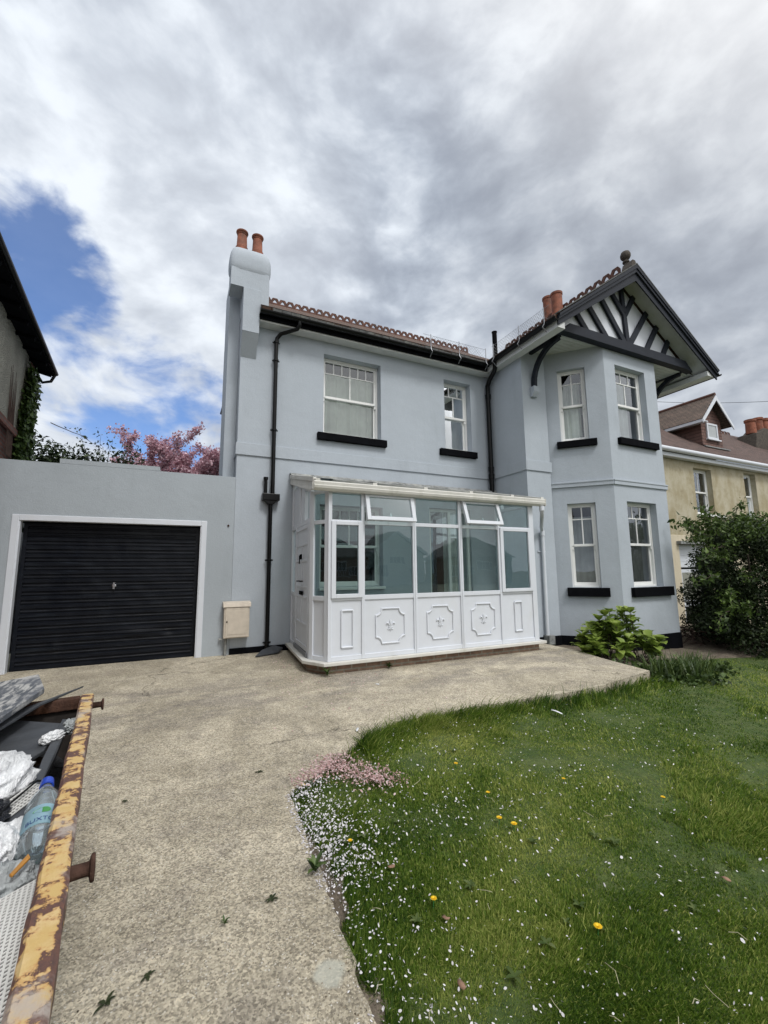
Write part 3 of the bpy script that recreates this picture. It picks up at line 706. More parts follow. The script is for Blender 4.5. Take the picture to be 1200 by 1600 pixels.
# pierced ridge crest
def crest(mb, p, q, pitch=.2, h=.17, th=.035):
    p, q = Vector(p), Vector(q); L = (q-p).length; dd_ = (q-p)/L; sd = dd_.cross(Vector((0,0,1))); n_ = int(L/pitch)
    outer = [(0,0),(1,0),(1,.62),(.80,1),(.20,1),(0,.62)]; inner = [(.2,.22),(.8,.22),(.74,.42),(.56,.74),(.44,.74),(.26,.42)]
    for i in range(n_):
        jit = random.uniform(-.006,.006)
        vs = []
        for s_ in (-th/2, th/2):
            for P_ in (outer, inner):
                for (a, b) in P_: vs.append(p+dd_*((i+a*.97)*pitch)+Vector((0,0,b*h+jit))+sd*s_)
        fs = []
        for k in range(6):
            k2 = (k+1)%6
            fs += [(k,k2,6+k2,6+k),(12+k,12+k2,18+k2,18+k),(k,k2,12+k2,12+k),(6+k,6+k2,18+k2,18+k)]
        mb.add(vs, fs)
        a = p+dd_*(i*pitch); b = p+dd_*((i+.97)*pitch)
        mb.prism([a+sd*.13+Vector((0,0,-.10)), a+Vector((0,0,.015)), a-sd*.13+Vector((0,0,-.10))], b-a)
cm = MB(); crest(cm, (1.2,10.5,8.21),(8.0,10.5,8.21)); cm.build('ridge_tiles', M['crest'], H); cm = MB(); crest(cm, (GX+.02,5.74,7.97),(GX+.02,9.6,7.97), .24, .20)
cm.build('ridge_tiles', M['crest'], H)
fn = MB(); fn.lathe((GX+.06,5.62,7.95), [(.11,0),(.09,.09),(.048,.12),(.045,.19),(.072,.21),(.072,.235),(.042,.25),(.042,.28),(.085,.31),(.105,.35),(.108,.40),(.085,.46),(.04,.49),(.0,.495)], 18)
fn.prism([(GX-.12,5.40,7.85),(GX+.12,5.40,7.85),(GX+.04,5.40,8.06),(GX-.04,5.40,8.06)], (0,.24,0))
fn.build('finial', M['stone'], H)
# left chimney with kneeler
ch = MB(); ch.box(.80,1.245,7.50,9.2,6.035,6.45); ch.box(.575,1.245,7.50,7.89,6.45,6.80)
chm = ch.build('chimney', M['render'], H)
cp = MB(); rings = [(6.77,.03)]+[(6.80+.02*k, .012-.012*math.sin(k/6*PI/2)-.012*0) for k in range(1,7)]
for k in range(0,11):
    th = k/10*PI/2; rings.append((6.98+.33*math.sin(th), .215*(1-math.cos(th))))
vs = []; nc = 40
for z_, ins in rings:
    hx, hy = .368-ins*.75, .222-ins; cx_, cy_ = .912, 7.695; rc = max(.02, .10*(1-ins*2))
    for k in range(nc):
        an = 2*PI*k/nc; c_, s_ = math.cos(an), math.sin(an); e_ = .38
        vs.append((cx_+hx*math.copysign(abs(c_)**e_, c_), cy_+max(hy,.004)*math.copysign(abs(s_)**e_, s_), z_))
cp.add(vs, [(i*nc+k, i*nc+(k+1)%nc, (i+1)*nc+(k+1)%nc, (i+1)*nc+k) for i in range(len(rings)-1) for k in range(nc)]+[tuple(range((len(rings)-1)*nc, len(rings)*nc)), tuple(range(nc))], True)
cp.build('chimney_cap', M['render'], chm)
kn = MB(); kn.box(.795,1.085,7.475,7.726,5.60,6.44); kn.prism([(.797,7.48,5.60),(.797,7.726,5.60),(.797,7.726,5.22)], (.285,0,0)); kn.build('kneeler', M['render'], H, bevel=.006)
for (px_, py_) in ((.757,7.70),(1.038,7.70)):
    pt = MB(); pt.lathe((px_,py_,7.24), [(.115,0),(.112,.10),(.095,.12),(.086,.34),(.084,.36),(.092,.365),(.095,.375),(.088,.385),(.104,.40),(.110,.415),(.108,.43),(.085,.43),(.072,.40),(.0,.30)], 28); pt.build('chimney_pot', M['terracotta'], chm)
# rear chimney of the wing
ch = MB(); ch.box(8.46,9.05,7.25,8.25,7.2,7.74); ch2 = ch.build('chimney', M['brick'], H)
for (px_, py_, zt) in ((8.83,7.94,8.76),(8.60,7.45,8.52)):
    hh = zt-7.72; rr = .14
    pt = MB(); pt.lathe((px_,py_,7.72), [(rr+.02,0),(rr,.05),(rr-.003,hh-.07),(rr+.012,hh-.055),(rr+.014,hh),(rr-.02,hh),(rr-.03,hh-.1),(0,hh-.2)], 26); pt.build('chimney_pot', M['terracotta'], ch2)
vp = MB(); vp.tube([(7.2,8.3,6.6),(7.2,8.3,7.56)], .062, 14); vp.lathe((7.2,8.3,7.56), [(.062,-.03),(.072,-.02),(.072,0.0),(.055,0.0),(.05,-.05)], 14); vp.build('vent_pipe', M['black'], H)
# curved brackets
def bracket(x, sgn):
    b = MB(); pts = [(x,6.56,5.22)]
    for k in range(9):
        a = k/8*PI/2; pts.append((x, 5.86+.70*math.cos(a)**.9 if False else 6.56-.72*(1-math.cos(a)), 5.30+.70*math.sin(a)))
    for i in range(len(pts)-1): b.bar(pts[i], Vector(pts[i+1])+(Vector(pts[i+1])-Vector(pts[i]))*.08, .075, .10, (0,-1,.3))
    b.box(x-.0375,x+.0375,5.80,6.62,6.005,6.09)
    b.build('bracket', M['charcoal'], H)
    c = MB(); c.prism([(x-.07,6.624,5.24),(x-.07,6.50,5.24),(x-.07,6.50,5.12),(x-.07,6.56,5.02),(x-.07,6.624,5.02)], (.14,0,0)); c.build('corbel', M['render'], H, bevel=.005)
bracket(6.72, 1); bracket(10.72, -1)
# downpipes
def clip(mb, x, y, z, r): mb.lathe((x,y,z), [(r,-.02),(r+.013,-.015),(r+.013,.015),(r,.02)], 14); mb.box(x-r-.03,x+r+.03,y+r*.3,y+r*.3+.014,z-.012,z+.012)
dp = MB(); X = 1.43; Y = 7.655
dp.tube([(1.80,7.40,5.97),(1.80,7.40,5.90),(1.77,7.45,5.84),(1.50,7.61,5.76),(1.44,Y,5.68),(X,Y,5.55),(X,Y,2.70)], .037, 14)
for z in (5.60,5.24,3.90): clip(dp, X, Y, z, .038)
dp.tube([(1.31,7.67,3.02),(1.31,7.67,2.70)], .03, 12); dp.lathe((1.31,7.67,3.02), [(.03,-.05),(.042,-.04),(.042,0),(.03,0)], 12)
dp.tube([(1.40,Y,2.58),(1.40,Y,-.02)], .036, 14)
for z in (1.55,.16): clip(dp, 1.40, Y, z, .038)
dpo = dp.build('downpipe', M['blackgloss'], H)
hb = MB(); hb.box(1.25,1.55,7.59,7.72,2.60,2.72); hb.prism([(1.29,7.60,2.60),(1.51,7.60,2.60),(1.45,7.60,2.53),(1.35,7.60,2.53)], (0,.1,0)); hb.build('hopper', M['blackgloss'], dpo, bevel=.006)
dp = MB(); X = 6.33; Y = 7.62
dp.tube([(6.22,7.2,5.98),(6.24,7.22,5.90),(6.28,7.30,5.84),(6.31,7.52,5.72),(X,Y,5.62),(X,Y,5.4),(X,Y,3.05)], .052, 16)
for z in (5.35,3.62,3.45): dp.lathe((X,Y,z), [(.052,-.05),(.064,-.045),(.064,.03),(.068,.035),(.068,.05),(.052,.055)], 16)
dp.build('downpipe', M['blackgloss'], H)
# gull netting along the gutters : wire posts and mesh
nt = MB()
def netting(p, q, h=.30, posts=4):
    p, q = Vector(p), Vector(q); L = (q-p).length; dd_ = (q-p)/L; st = .075; n_ = int(L/st); r_ = .0022
    for i in range(n_+1):
        for sg in (1,-1):
            a = p+dd_*(i*st); steps = 4
            pts = []
            for k in range(steps+1):
                s_ = i*st+sg*k*h/steps
                if s_ < -0.001 or s_ > L+.001: break
                pts.append(p+dd_*s_+Vector((0,0,.03+k*h/steps)))
            if len(pts) > 1: nt.tube(pts, r_, 3, False)
    nt.tube([p+Vector((0,0,.03+h)), q+Vector((0,0,.03+h))], .003, 3, False)
netting((4.45,7.36,6.05),(6.1,7.36,6.05), .27); netting((6.14,7.2,6.05),(6.14,5.5,6.06), .27)
nt.build('gull_netting', M['galv'], H)
def hook(x, y, axis):
    nh = MB()
    o = Vector((x,y,0)); ou = Vector((0,-1,0)) if axis == 'x' else Vector((-1,0,0))
    nh.tube([o+Vector((0,0,6.36)), o+Vector((0,0,6.10)), o+ou*.0+Vector((0,0,6.03)), o+ou*.055+Vector((0,0,5.94)), o-ou*.01+Vector((0,0,5.90)), o-ou*.05+Vector((0,0,5.86))], .009, 6); nh.build('netting_hook', M['galv'], H)
for x in (4.62,5.35,6.08): hook(x, 7.33, 'x')
for y in (7.1,6.3,5.62): hook(6.11, y, 'y')

# ------------------------------------------------------------------ garage
G = thing('attached_garage', (-.9,F,0), 'flat roofed grey rendered garage joined to the left of the house', 'garage')
gm = MB(XF_main); wall_panel(gm, -4.2, -1.70, -.4, 2.99, [(-2.185,-1.70,-.4,2.195)], .25); 
gm = MB(XF_main)
GH = (-2.185,.375,-.4,2.195)
wall_panel(gm, -4.2, .806, -.4, 2.99, [GH], .25)
gm.xf = None
gm.box(-1.70,-.37,F,F+.22,2.993,3.062); gm.box(-4.2,.80,F+.02,F+.22,2.6,2.988)
gm.box(-4.2,-4.0,F+.22,13,-.4,2.9); gm.box(-4.0,.8,F+.22,12,2.55,2.62)
gm.quad((-4.2,12.5,-.4),(.8,12.5,-.4),(.8,12.5,2.7),(-4.2,12.5,2.7))
gm.build('wall', M['garage_render'], G)
df = MB(); df.box(-2.19,-2.105,F-.012,F+.12,-.2,2.20); df.box(.295,.38,F-.012,F+.12,-.2,2.20); df.box(-2.105,.295,F-.012,F+.12,2.115,2.20)
df.box(-2.115,-2.09,F+.0,F+.10,-.2,2.14); df.box(.28,.305,F+.0,F+.10,-.2,2.14)
df.build('door_frame', M['white'], G, bevel=.006)
# ribbed steel door
gd = MB(); x0, x1 = -2.085, .275; yb = F+.17; prof = []; z = -.02; rows = 17; ph_ = (2.06-z)/rows
for k in range(rows):
    zz0 = z+k*ph_
    prof += [(zz0,0),(zz0+ph_*.10,.0),(zz0+ph_*.18,-.016),(zz0+ph_*.52,-.016),(zz0+ph_*.60,.004),(zz0+ph_*.68,.004),(zz0+ph_*.74,-.006),(zz0+ph_*.86,-.006),(zz0+ph_*.92,.0)]
nxs = 90; vs = []
for (zz_, dy) in prof:
    for i in range(nxs+1):
        x_ = x0+.05+(x1-x0-.1)*i/nxs
        dent = .010*noise.noise(Vector((x_*1.7,zz_*2.4,1)))+.006*noise.noise(Vector((x_*5,zz_*7,4)))
        dent -= .022*math.exp(-((x_+.55)**2/.09+(zz_-.43)**2/.0025)) - .02*math.exp(-((x_+.1)**2/.01+(zz_-.42)**2/.002)) + .018*math.exp(-((x_+1.6)**2/.004+(zz_-.30)**2/.003))
        vs.append((x_, yb+dy+dent, zz_))
m_ = nxs+1
gd.add(vs, [(j*m_+i,j*m_+i+1,(j+1)*m_+i+1,(j+1)*m_+i) for j in range(len(prof)-1) for i in range(nxs)], False)
gd.box(x0,x0+.05,yb-.02,yb+.03,-.03,2.09); gd.box(x1-.05,x1,yb-.02,yb+.03,-.03,2.09); gd.box(x0+.05,x1-.05,yb-.02,yb+.03,2.05,2.09)
gd.box(-2.10,.29,yb+.035,yb+.06,-.1,2.13)
gmt, gn, gb_ = mat('navy_black_door'); oo = gn.obj()
sx_ = gn.noise(gn.mapping(oo, (1.2,1,16)), 2.2, 7, .62)
gn.set(gb_.inputs['Base Color'], gn.mix(gn.mr(sx_, .5, .75, 0, .65, True), (.0045,.006,.010), (.022,.028,.038))); gb_.inputs['Specular IOR Level'].default_value = .22
gn.set(gb_.inputs['Roughness'], gn.mr(gn.noise(oo, 3, 6), .3, .7, .32, .55)); bump(gn, gb_, gn.noise(oo, 22, 4), .25, .004)
gdo = gd.build('garage_door', gmt, G)
hd = MB(); hd.lathe((-.905,yb-.02,1.16), [(.0,.012),(.028,.010),(.032,0),(.032,-.01)], 16, (0,-1,0)); hd.bar((-.905,yb-.05,1.21),(-.905,yb-.05,1.11),.024,.012,(0,1,0)); hd.tube([(-.905,yb,1.16),(-.905,yb-.05,1.16)],.008,8); hd.build('door_handle', M['chrome'], gdo)
nl = MB(); nl.lathe((.715,F-.001,2.138), [(0,.02),(.014,.018),(.018,.0)], 10, (0,-1,0)); nl.tube([(.715,F,2.138),(.73,F-.03,2.13)],.004,6); setp(nl.build('wall_bolt', M['rust']), 'tiny rusty bolt stub on the render between the garage door and the black downpipe', 'bolt')

# ------------------------------------------------------------------ meter box
MBX = thing('meter_box', (.89,7.55,.28), 'cream stained plastic meter box on the wall beside the black downpipe', 'meter box')
b = MB(); b.box(.69,1.09,7.56,7.705,.285,.80); b.prism([(.67,7.535,.78),(.67,7.706,.78),(.67,7.706,.87),(.67,7.56,.85)], (.44,0,0)); b.build('box', M['boxcream'], MBX, bevel=.008)
b = MB(); b.box(.715,1.065,7.545,7.558,.30,.765); b.box(.745,1.035,7.540,7.544,.345,.72); d_o = b.build('door', M['boxcream'], MBX, bevel=.004); d_o['label'] = 'brown stained flap'
b = MB(); b.lathe((.735,7.545,.55), [(0,.008),(.01,.008),(.012,0)], 10, (0,-1,0)); b.build('latch', M['black'], d_o)
b = MB(); b.tube([(.735,7.66,.28),(.735,7.66,-.02)], .021, 12); b.box(.63,.70,7.65,7.70,.26,.28); b.build('pipe', M['lead'], MBX)

# ------------------------------------------------------------------ porch
C_ = thing('glazed_porch', (3.7,6.6,0), 'long white plastic lean-to porch with teal glass and moulded panels', 'porch')
fl = 5.80
corner = [(5.70,fl),(1.87,fl),(1.70,6.12),(1.80,7.70)]
# brick base
b = MB(); b.prism([(5.72,5.83,-.35),(1.86,5.83,-.35),(1.68,6.13,-.35),(1.78,7.70,-.35),(1.90,7.70,-.35),(1.80,6.16,-.35),(1.92,5.95,-.35),(5.72,5.95,-.35)], (0,0,.43))
b.build('brick_base', M['brick'], C_)
cl_ = MB(); cl_.prism([(5.80,5.72,.082),(1.80,5.72,.082),(1.60,6.08,.082),(1.72,7.70,.082),(1.94,7.70,.082),(1.82,6.16,.082),(1.96,5.92,.082),(5.80,5.92,.082)], (0,0,.045))
cl_.build('cill', M['cream'], C_, bevel=.006)
fl_ = MB(); fl_.box(1.85,5.62,5.96,7.69,.0,.10); fl_.build('floor', simple('porch_floor', (.33,.36,.35), .5), C_)
fr = MB(); D0, D1 = 5.785, 5.855
zb, zr, zt_, ztop = .128, .965, 2.055, 2.52
posts = [(1.87,1.925),(2.375,2.425),(3.225,3.29),(4.085,4.15),(4.885,4.935),(5.60,5.70)]
for a, c in posts: fr.box(a,c,D0,D1,zb,ztop)
for (a, c), (a2, c2) in zip(posts[:-1], posts[1:]):
    for z0, z1 in ((zb,zb+.06),(zr-.025,zr+.04),(zt_-.03,zt_+.025),(ztop-.05,ztop)): fr.box(c,a2,D0+.004,D1-.002,z0,z1)
    # bead lines
for x in (3.257,4.117): fr.box(x-.006,x+.006,D0-.008,D0,zb,ztop)
# chamfer and side
XFc = frame((1.70,6.12),(1.87,fl)); Lc = math.hypot(.17,.32)
fr.xf = XFc
for a, c in ((0,.07),(Lc-.07,Lc)): fr.box(a,c,0,.05,zb,ztop)
for z0, z1 in ((zb,zb+.06),(zr-.025,zr+.04),(zt_-.03,zt_+.025),(ztop-.05,ztop)): fr.box(.07,Lc-.07,.003,.047,z0,z1)
fr.xf = frame((1.80,7.70),(1.70,6.12)); LS = 1.58
fr.box(0,.05,0,.06,zb,2.98); fr.box(.40,.46,0,.06,zb,2.07); fr.box(LS-.09,LS-.003,0,.06,zb,ztop); fr.box(.46,LS-.09,.003,.057,2.07,2.14); fr.box(.05,.40,.003,.057,2.07,2.14)
fr.box(.72,.76,.003,.057,2.14,2.78); fr.box(.05,.40,.003,.057,zb,zb+.06); fr.box(.05,.40,.003,.057,zr-.02,zr+.04); fr.box(1.1,1.14,.003,.057,2.14,2.6)
fr.xf = None
fr.prism([(1.80,7.70,2.92),(1.80,7.70,2.99),(1.705,6.12,2.56),(1.705,6.12,2.50)], (.05,0,0))
# right return
fr.box(5.64,5.70,5.86,6.60,zb,zb+.06); fr.box(5.64,5.70,6.54,6.60,.19,2.6); fr.box(5.64,5.70,5.86,6.54,zr-.02,zr+.04); fr.box(5.64,5.70,5.86,6.54,2.46,2.52)
fr.build('frame', M['white'], C_, bevel=.004)
# solid lower panels and mouldings
bays = [(posts[i][1], posts[i+1][0]) for i in range(5)]
def lpan(xf, a, c, y0, y1, z0, z1):
    q = MB(xf); q.box(a,c,y0,y1,z0,z1); q.build('panel', M['white'], C_)
for a, c in bays: lpan(None, a, c, D0+.022, D0+.04, zb+.06, zr-.025)
XFl = frame((1.80,7.70),(1.70,6.12))
lpan(XFc, .07, Lc-.07, .02, .035, zb+.06, zr-.025); lpan(XFl, .05, .40, .02, .035, zb+.06, zr-.02); lpan(XFl, .76, 1.1, .02, .035, 2.14, 2.7); lpan(XFl, .05, .72, .02, .035, 2.14, 2.8)
lpan(None, 5.66, 5.68, 5.86, 6.54, zb+.06, zr-.02)
def mould_rect(xa, xb, za, zb_):
    mo = MB(); y = D0+.014
    for p_, q_ in (((xa,y,za),(xb,y,za)),((xb,y,za),(xb,y,zb_)),((xb,y,zb_),(xa,y,zb_)),((xa,y,zb_),(xa,y,za))): mo.tube([p_,q_], .014, 8)
    mo.build('moulding', M['white'], C_)
mould_rect(2.075,2.245,.30,.80); mould_rect(5.19,5.345,.32,.80)
def fleur(mo, cx, cz, s):
    y = D0+.016
    def st(ps, rs): mo.tube([(cx+a*s,y,cz+c*s) for a,c in ps], [r_*s for r_ in rs], 8)
    st([(0,-.15),(0,.2),(0,.5),(0,.8),(0,1.05)], [.08,.17,.20,.12,.01])
    for sg in (1,-1):
        st([(sg*.12,-.15),(sg*.25,.15),(sg*.45,.42),(sg*.68,.42),(sg*.76,.22),(sg*.66,.08)], [.08,.13,.15,.14,.11,.03])
        st([(sg*.08,-.35),(sg*.22,-.55),(sg*.42,-.62),(sg*.5,-.5)], [.08,.10,.08,.02])
    st([(-.36,-.25),(.36,-.25)], [.09,.09]); st([(0,-.3),(0,-.65),(0,-.98)], [.08,.12,.01])
for a, c in bays[1:4]:
    mo = MB(); cx, cz, hw, hh, rr = (a+c)/2+.01, .555, .235, .245, .095; y = D0+.016; path = []
    for (sx_, sz_, a0) in ((1,1,180),(-1,1,270),(-1,-1,0),(1,-1,90)):
        ctr = (cx+sx_*hw, cz+sz_*hh)
        seq = [((a0+90*t_/5) if True else 0) for t_ in range(6)]
        pts = [(ctr[0]+rr*math.cos(R(q)), y, ctr[1]+rr*math.sin(R(q))) for q in seq]
        # order so that the run goes counter clockwise round the panel
        path += pts[::-1] if (sx_, sz_) in ((1,1),(-1,1),(-1,-1),(1,-1)) else pts
    # loop : corner arcs joined by straight runs
    mo.tube(path+[path[0]], .0135, 8); mo.build('moulding', M['white'], C_); mo = MB(); fleur(mo, cx, cz, .088); mo.build('fleur_ornament', M['white'], C_)
# glass
yg = D0+.03
def glz(xf, a, c, z0, z1, y):
    q = MB(xf); q.quad((a,y,z0),(c,y,z0),(c,y,z1),(a,y,z1)); q.build('glazing', M['glass_teal'], C_)
for i in (0,2,4): glz(None, bays[i][0], bays[i][1], zt_+.025, ztop-.05, yg)
for i in (1,2,3): glz(None, bays[i][0], bays[i][1], zr+.04, zt_-.03, yg)
glz(XFc, .07, Lc-.07, zr+.04, zt_-.03, .03); glz(XFc, .07, Lc-.07, zt_+.02, ztop-.05, .03)
glz(frame((1.80,7.70),(1.70,6.12)), .05, .40, zr+.04, 2.07, .03)
glz(frame((5.67,5.86),(5.67,6.54)), 0, .68, 1.0, 2.46, 0)
# side-hung casements in the end bays
def casement(a, c, z0, z1):
    f = MB(); y0, y1 = D0-.022, D0+.03; w_ = .055
    f.box(a-.012,a+w_,y0,y1,z0,z1); f.box(c-w_,c+.012,y0,y1,z0,z1); f.box(a+w_,c-w_,y0,y1,z1-w_,z1); f.box(a+w_,c-w_,y0,y1,z0,z0+w_)
    o = f.build('casement', M['white'], C_, bevel=.005)
    p_ = MB(); p_.quad((a+w_,D0+.005,z0+w_),(c-w_,D0+.005,z0+w_),(c-w_,D0+.005,z1-w_),(a+w_,D0+.005,z1-w_)); p_.build('window_pane', M['glass_teal'], o)
    h_ = MB(); hx = c-w_*.5 if a < 3 else a+w_*.5; h_.box(hx-.01,hx+.01,y1,y1+.03,1.42,1.54); h_.build('window_handle', M['white'], o)
casement(bays[0][0],bays[0][1],zr+.01,zt_+.005); casement(bays[4][0],bays[4][1],zr+.01,zt_+.005)
# top-hung vents standing open
def vent(a, c, z0, z1, ang):
    xf = Matrix.Translation((0,D0-.005,z1)) @ Matrix.Rotation(R(-ang), 4, 'X') @ Matrix.Translation((0,0,-z1))
    f = MB(xf); y0, y1 = -.03, .02; w_ = .06
    f.box(a,a+w_,y0,y1,z0,z1); f.box(c-w_,c,y0,y1,z0,z1); f.box(a+w_,c-w_,y0,y1,z1-w_,z1); f.box(a+w_,c-w_,y0,y1,z0,z0+w_)
    o = f.build('top_vent', M['white'], C_, bevel=.005)
    p_ = MB(xf); p_.quad((a+w_,-.005,z0+w_),(c-w_,-.005,z0+w_),(c-w_,-.005,z1-w_),(a+w_,-.005,z1-w_)); p_.build('window_pane', M['glass_teal'], o)
    h_ = MB(xf); h_.box((a+c)/2-.008,(a+c)/2+.008,.02,.04,z0+.02,z0+.13); h_.build('window_handle', M['white'], o)
vent(bays[1][0]-.005,bays[1][1]+.005,zt_+.01,ztop-.03,14); vent(bays[3][0]-.005,bays[3][1]+.005,zt_+.01,ztop-.03,18)
# door
XFs = frame((1.80,7.70),(1.70,6.12))
dr = MB(XFs); a, c = .465, LS-.095
dr.box(a,c,.012,.05,.20,2.065)
dr.box(a-.003,a+.07,-.004,.012,.18,2.065); dr.box(c-.07,c+.003,-.004,.012,.18,2.065); dr.box(a+.07,c-.07,-.004,.012,2.0,2.065); dr.box(a+.07,c-.07,-.004,.012,.20,.27)
mid = (a+c)/2
for z in (.55,.95,1.10,1.5,1.75): dr.box(a+.07,c-.07,-.002,.012,z,z+.035)
dr.box(mid-.025,mid+.025,-.001,.012,.55,.95); dr.box(mid-.025,mid+.025,-.001,.012,1.13,1.75)
door = dr.build('door', M['white'], C_, bevel=.004)
k = MB(XFs); k.box(mid-.03,mid+.03,-.03,-.003,1.54,1.62); k.box(mid-.012,mid+.012,-.045,-.03,1.47,1.6); k.build('knocker', M['black'], door, bevel=.004)
k = MB(XFs); k.box(mid-.14,mid+.14,-.012,-.003,.99,1.05); k.build('letterbox', M['black'], door, bevel=.004)
k = MB(XFs); k.tube([(mid-.12,-.003,1.20),(mid-.12,-.05,1.20),(mid+.12,-.05,1.20),(mid+.12,-.003,1.20)], .011, 8); k.build('door_handle', M['blackgloss'], door)
k = MB(XFs); k.box(a,c,-.02,.05,.13,.195); k.build('threshold', M['galv'], door)
k = MB(XFs); k.box(mid+.0,mid+.34,.0115,.0118,1.79,1.99) if False else None
# roof
rp = MB(); zf, zw = 2.60, 3.05; yf, yw = 5.74, 7.70
rp.prism([(1.66,yf,zf),(5.88,yf,zf),(6.42,6.6,zf+(zw-zf)*(6.6-yf)/(yw-yf)),(6.42,yw,zw),(1.76,yw,zw)], (0,0,.012))
rp.build('roof_sheet', M['polycarb'], C_)
br = MB()
for x in (1.68,2.55,3.42,4.29,5.16,5.85):
    y2 = yw if x < 6.4 else 6.6
    br.bar((x,yf-.045,zf+.012),(x+(.10 if x < 1.7 else 0),y2-.02,zw+.03-(.0 if y2==yw else .25)), .055, .035)
    br.box(x-.035,x+.035,yf-.06,yf-.02,zf-.03,zf+.035)
br.build('glazing_bar', M['cream'], C_, bevel=.005)
fs_ = MB()
n_ = 60; vs = []
for i in range(n_+1):
    x = 1.74+(6.42-1.74)*i/n_; z = 3.12+.015*noise.noise(Vector((x*3,0,0))); y = 7.60+.03*noise.noise(Vector((x*4,2,0)))
    vs += [(x,7.722,z+.015),(x,7.60,z),(x,y-.05,z-.055)]
fs_.add(vs, [(3*i+k_,3*i+3+k_,3*i+4+k_,3*i+1+k_) for i in range(n_) for k_ in (0,1)], False)
fs_.build('flashing', M['lead'], C_)
sd_ = MB(); sd_.prism([(1.755,7.70,2.93),(1.755,7.70,3.09),(1.655,5.80,2.67),(1.655,5.74,2.53),(1.655,6.0,2.52)], (.035,0,0)); sd_.prism([(1.738,7.66,3.03),(1.738,7.66,3.10),(1.64,5.80,2.68),(1.64,5.80,2.61)], (.014,0,0)); sd_.build('side_fascia', M['cream'], C_, bevel=.004)
gg = MB()
prof = [(5.755,2.475),(5.70,2.47),(5.66,2.50),(5.65,2.535),(5.66,2.545),(5.655,2.585),(5.66,2.60),(5.67,2.60),(5.675,2.55),(5.69,2.49),(5.75,2.49),(5.75,2.60),(5.76,2.60)]
gg.prism([(1.62,y,z) for y,z in prof], (4.27,0,0)); gg.prism([(5.89,y,z) for y,z in ((5.755,2.472),(5.65,2.472),(5.648,2.605),(5.755,2.605))], (.012,0,0))
gg.box(1.66,5.72,5.762,5.786,2.49,2.60)
gg.build('gutter', M['cream'], C_)
wp = MB(); wp.tube([(5.84,5.70,2.47),(5.84,5.70,2.40),(5.90,5.76,2.33),(6.62,6.50,2.20),(6.70,6.56,2.12),(6.70,6.56,1.95),(6.68,6.56,.02)], .036, 14)
wp.lathe((6.70,6.56,2.08), [(.036,-.06),(.045,-.05),(.045,.05),(.036,.06)], 14); wp.lathe((5.84,5.70,2.42), [(.036,-.04),(.045,-.03),(.045,.05),(.036,.05)], 14)
wp.box(6.60,6.80,6.60,6.62,1.70,1.715)
wp.build('downpipe', M['white'], C_)
gs = MB(); gs.box(6.62,6.77,6.46,6.61,-.12,.05); gs.build('gully', M['lead'], C_)

# ------------------------------------------------------------------ foliage helpers
def leaf_cloud(name, pts, nrm, size, matn, parent=None, aspect=.55, size_var=.35, shade=None, up_bias=.4, nleaf=6):
    n = len(pts); pts = np.asarray(pts, float)
    nr = rng.normal(size=(n,3)); nr /= np.linalg.norm(nr,axis=1)[:,None]
    if nrm is not None: nr = nr*.75+np.asarray(nrm)*1.0
    nr[:,2] += up_bias; nr /= np.linalg.norm(nr,axis=1)[:,None]
    t = np.cross(nr, rng.normal(size=(n,3))); t /= np.linalg.norm(t,axis=1)[:,None]; b = np.cross(nr, t)
    s = size*(1+size_var*rng.normal(size=n)).clip(.4,1.8)
    L = (s[:,None]*t); Wd = (s*aspect)[:,None]*b*.5; cup = nr*(s*.12)[:,None]
    v = np.stack([pts, pts+L*.35+Wd+cup, pts+L, pts+L*.35-Wd+cup], 1).reshape(-1,3)   # kite leaf, folded
    idx = np.arange(n)[:,None]*4
    f = np.concatenate([idx+np.array([0,1,2]), idx+np.array([0,2,3])], 1).ravel()
    c = rng.random(n) if shade is None else np.clip(shade+rng.normal(size=n)*.16, 0, 1)
    off = np.array(root_loc(parent)) if parent else 0
    return fast_mesh(name, v-off, f, 3, matn, parent, np.repeat(c, 4))
def blob_points(clusters, n, shell=.35):
    w = np.array([c[3]*c[4]*c[5] for c in clusters])**.67; w /= w.sum(); k = rng.choice(len(clusters), n, p=w); c = np.array(clusters)[k]
    u = rng.normal(size=(n,3)); u /= np.linalg.norm(u,axis=1)[:,None]
    r_ = 1-shell*rng.random(n)**1.6
    return c[:,:3]+u*c[:,3:6]*r_[:,None], u
# right hand bush -------------------------------------------------
BU = thing('garden_bush', (11.3,5.2,-.4), 'large dark green leafy bush at the right edge in front of the neighbouring door', 'bush')
cls = []
for i in range(75):
    a = random.uniform(0,2*PI); h = random.uniform(-.1,1.0)
    rad = 1.45*(1-max(0,h-.45)**2*1.7); cls.append((11.6+.25*h+math.cos(a)*rad*random.uniform(.55,1.0)*(1.05+.25*h), 5.15+math.sin(a)*rad*.85*random.uniform(.5,1.0), .0+h*2.15, random.uniform(.32,.6), random.uniform(.32,.6), random.uniform(.28,.5)))
pts, u = blob_points(cls, 72000, .55)
keep = (pts[:,2] > Lz(11,5)) 
pts, u = pts[keep], u[keep]
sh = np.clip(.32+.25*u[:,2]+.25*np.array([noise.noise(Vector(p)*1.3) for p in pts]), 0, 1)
leaf_cloud('foliage', pts, u*.5, .06, M['bush'], BU, .5, .3, sh)
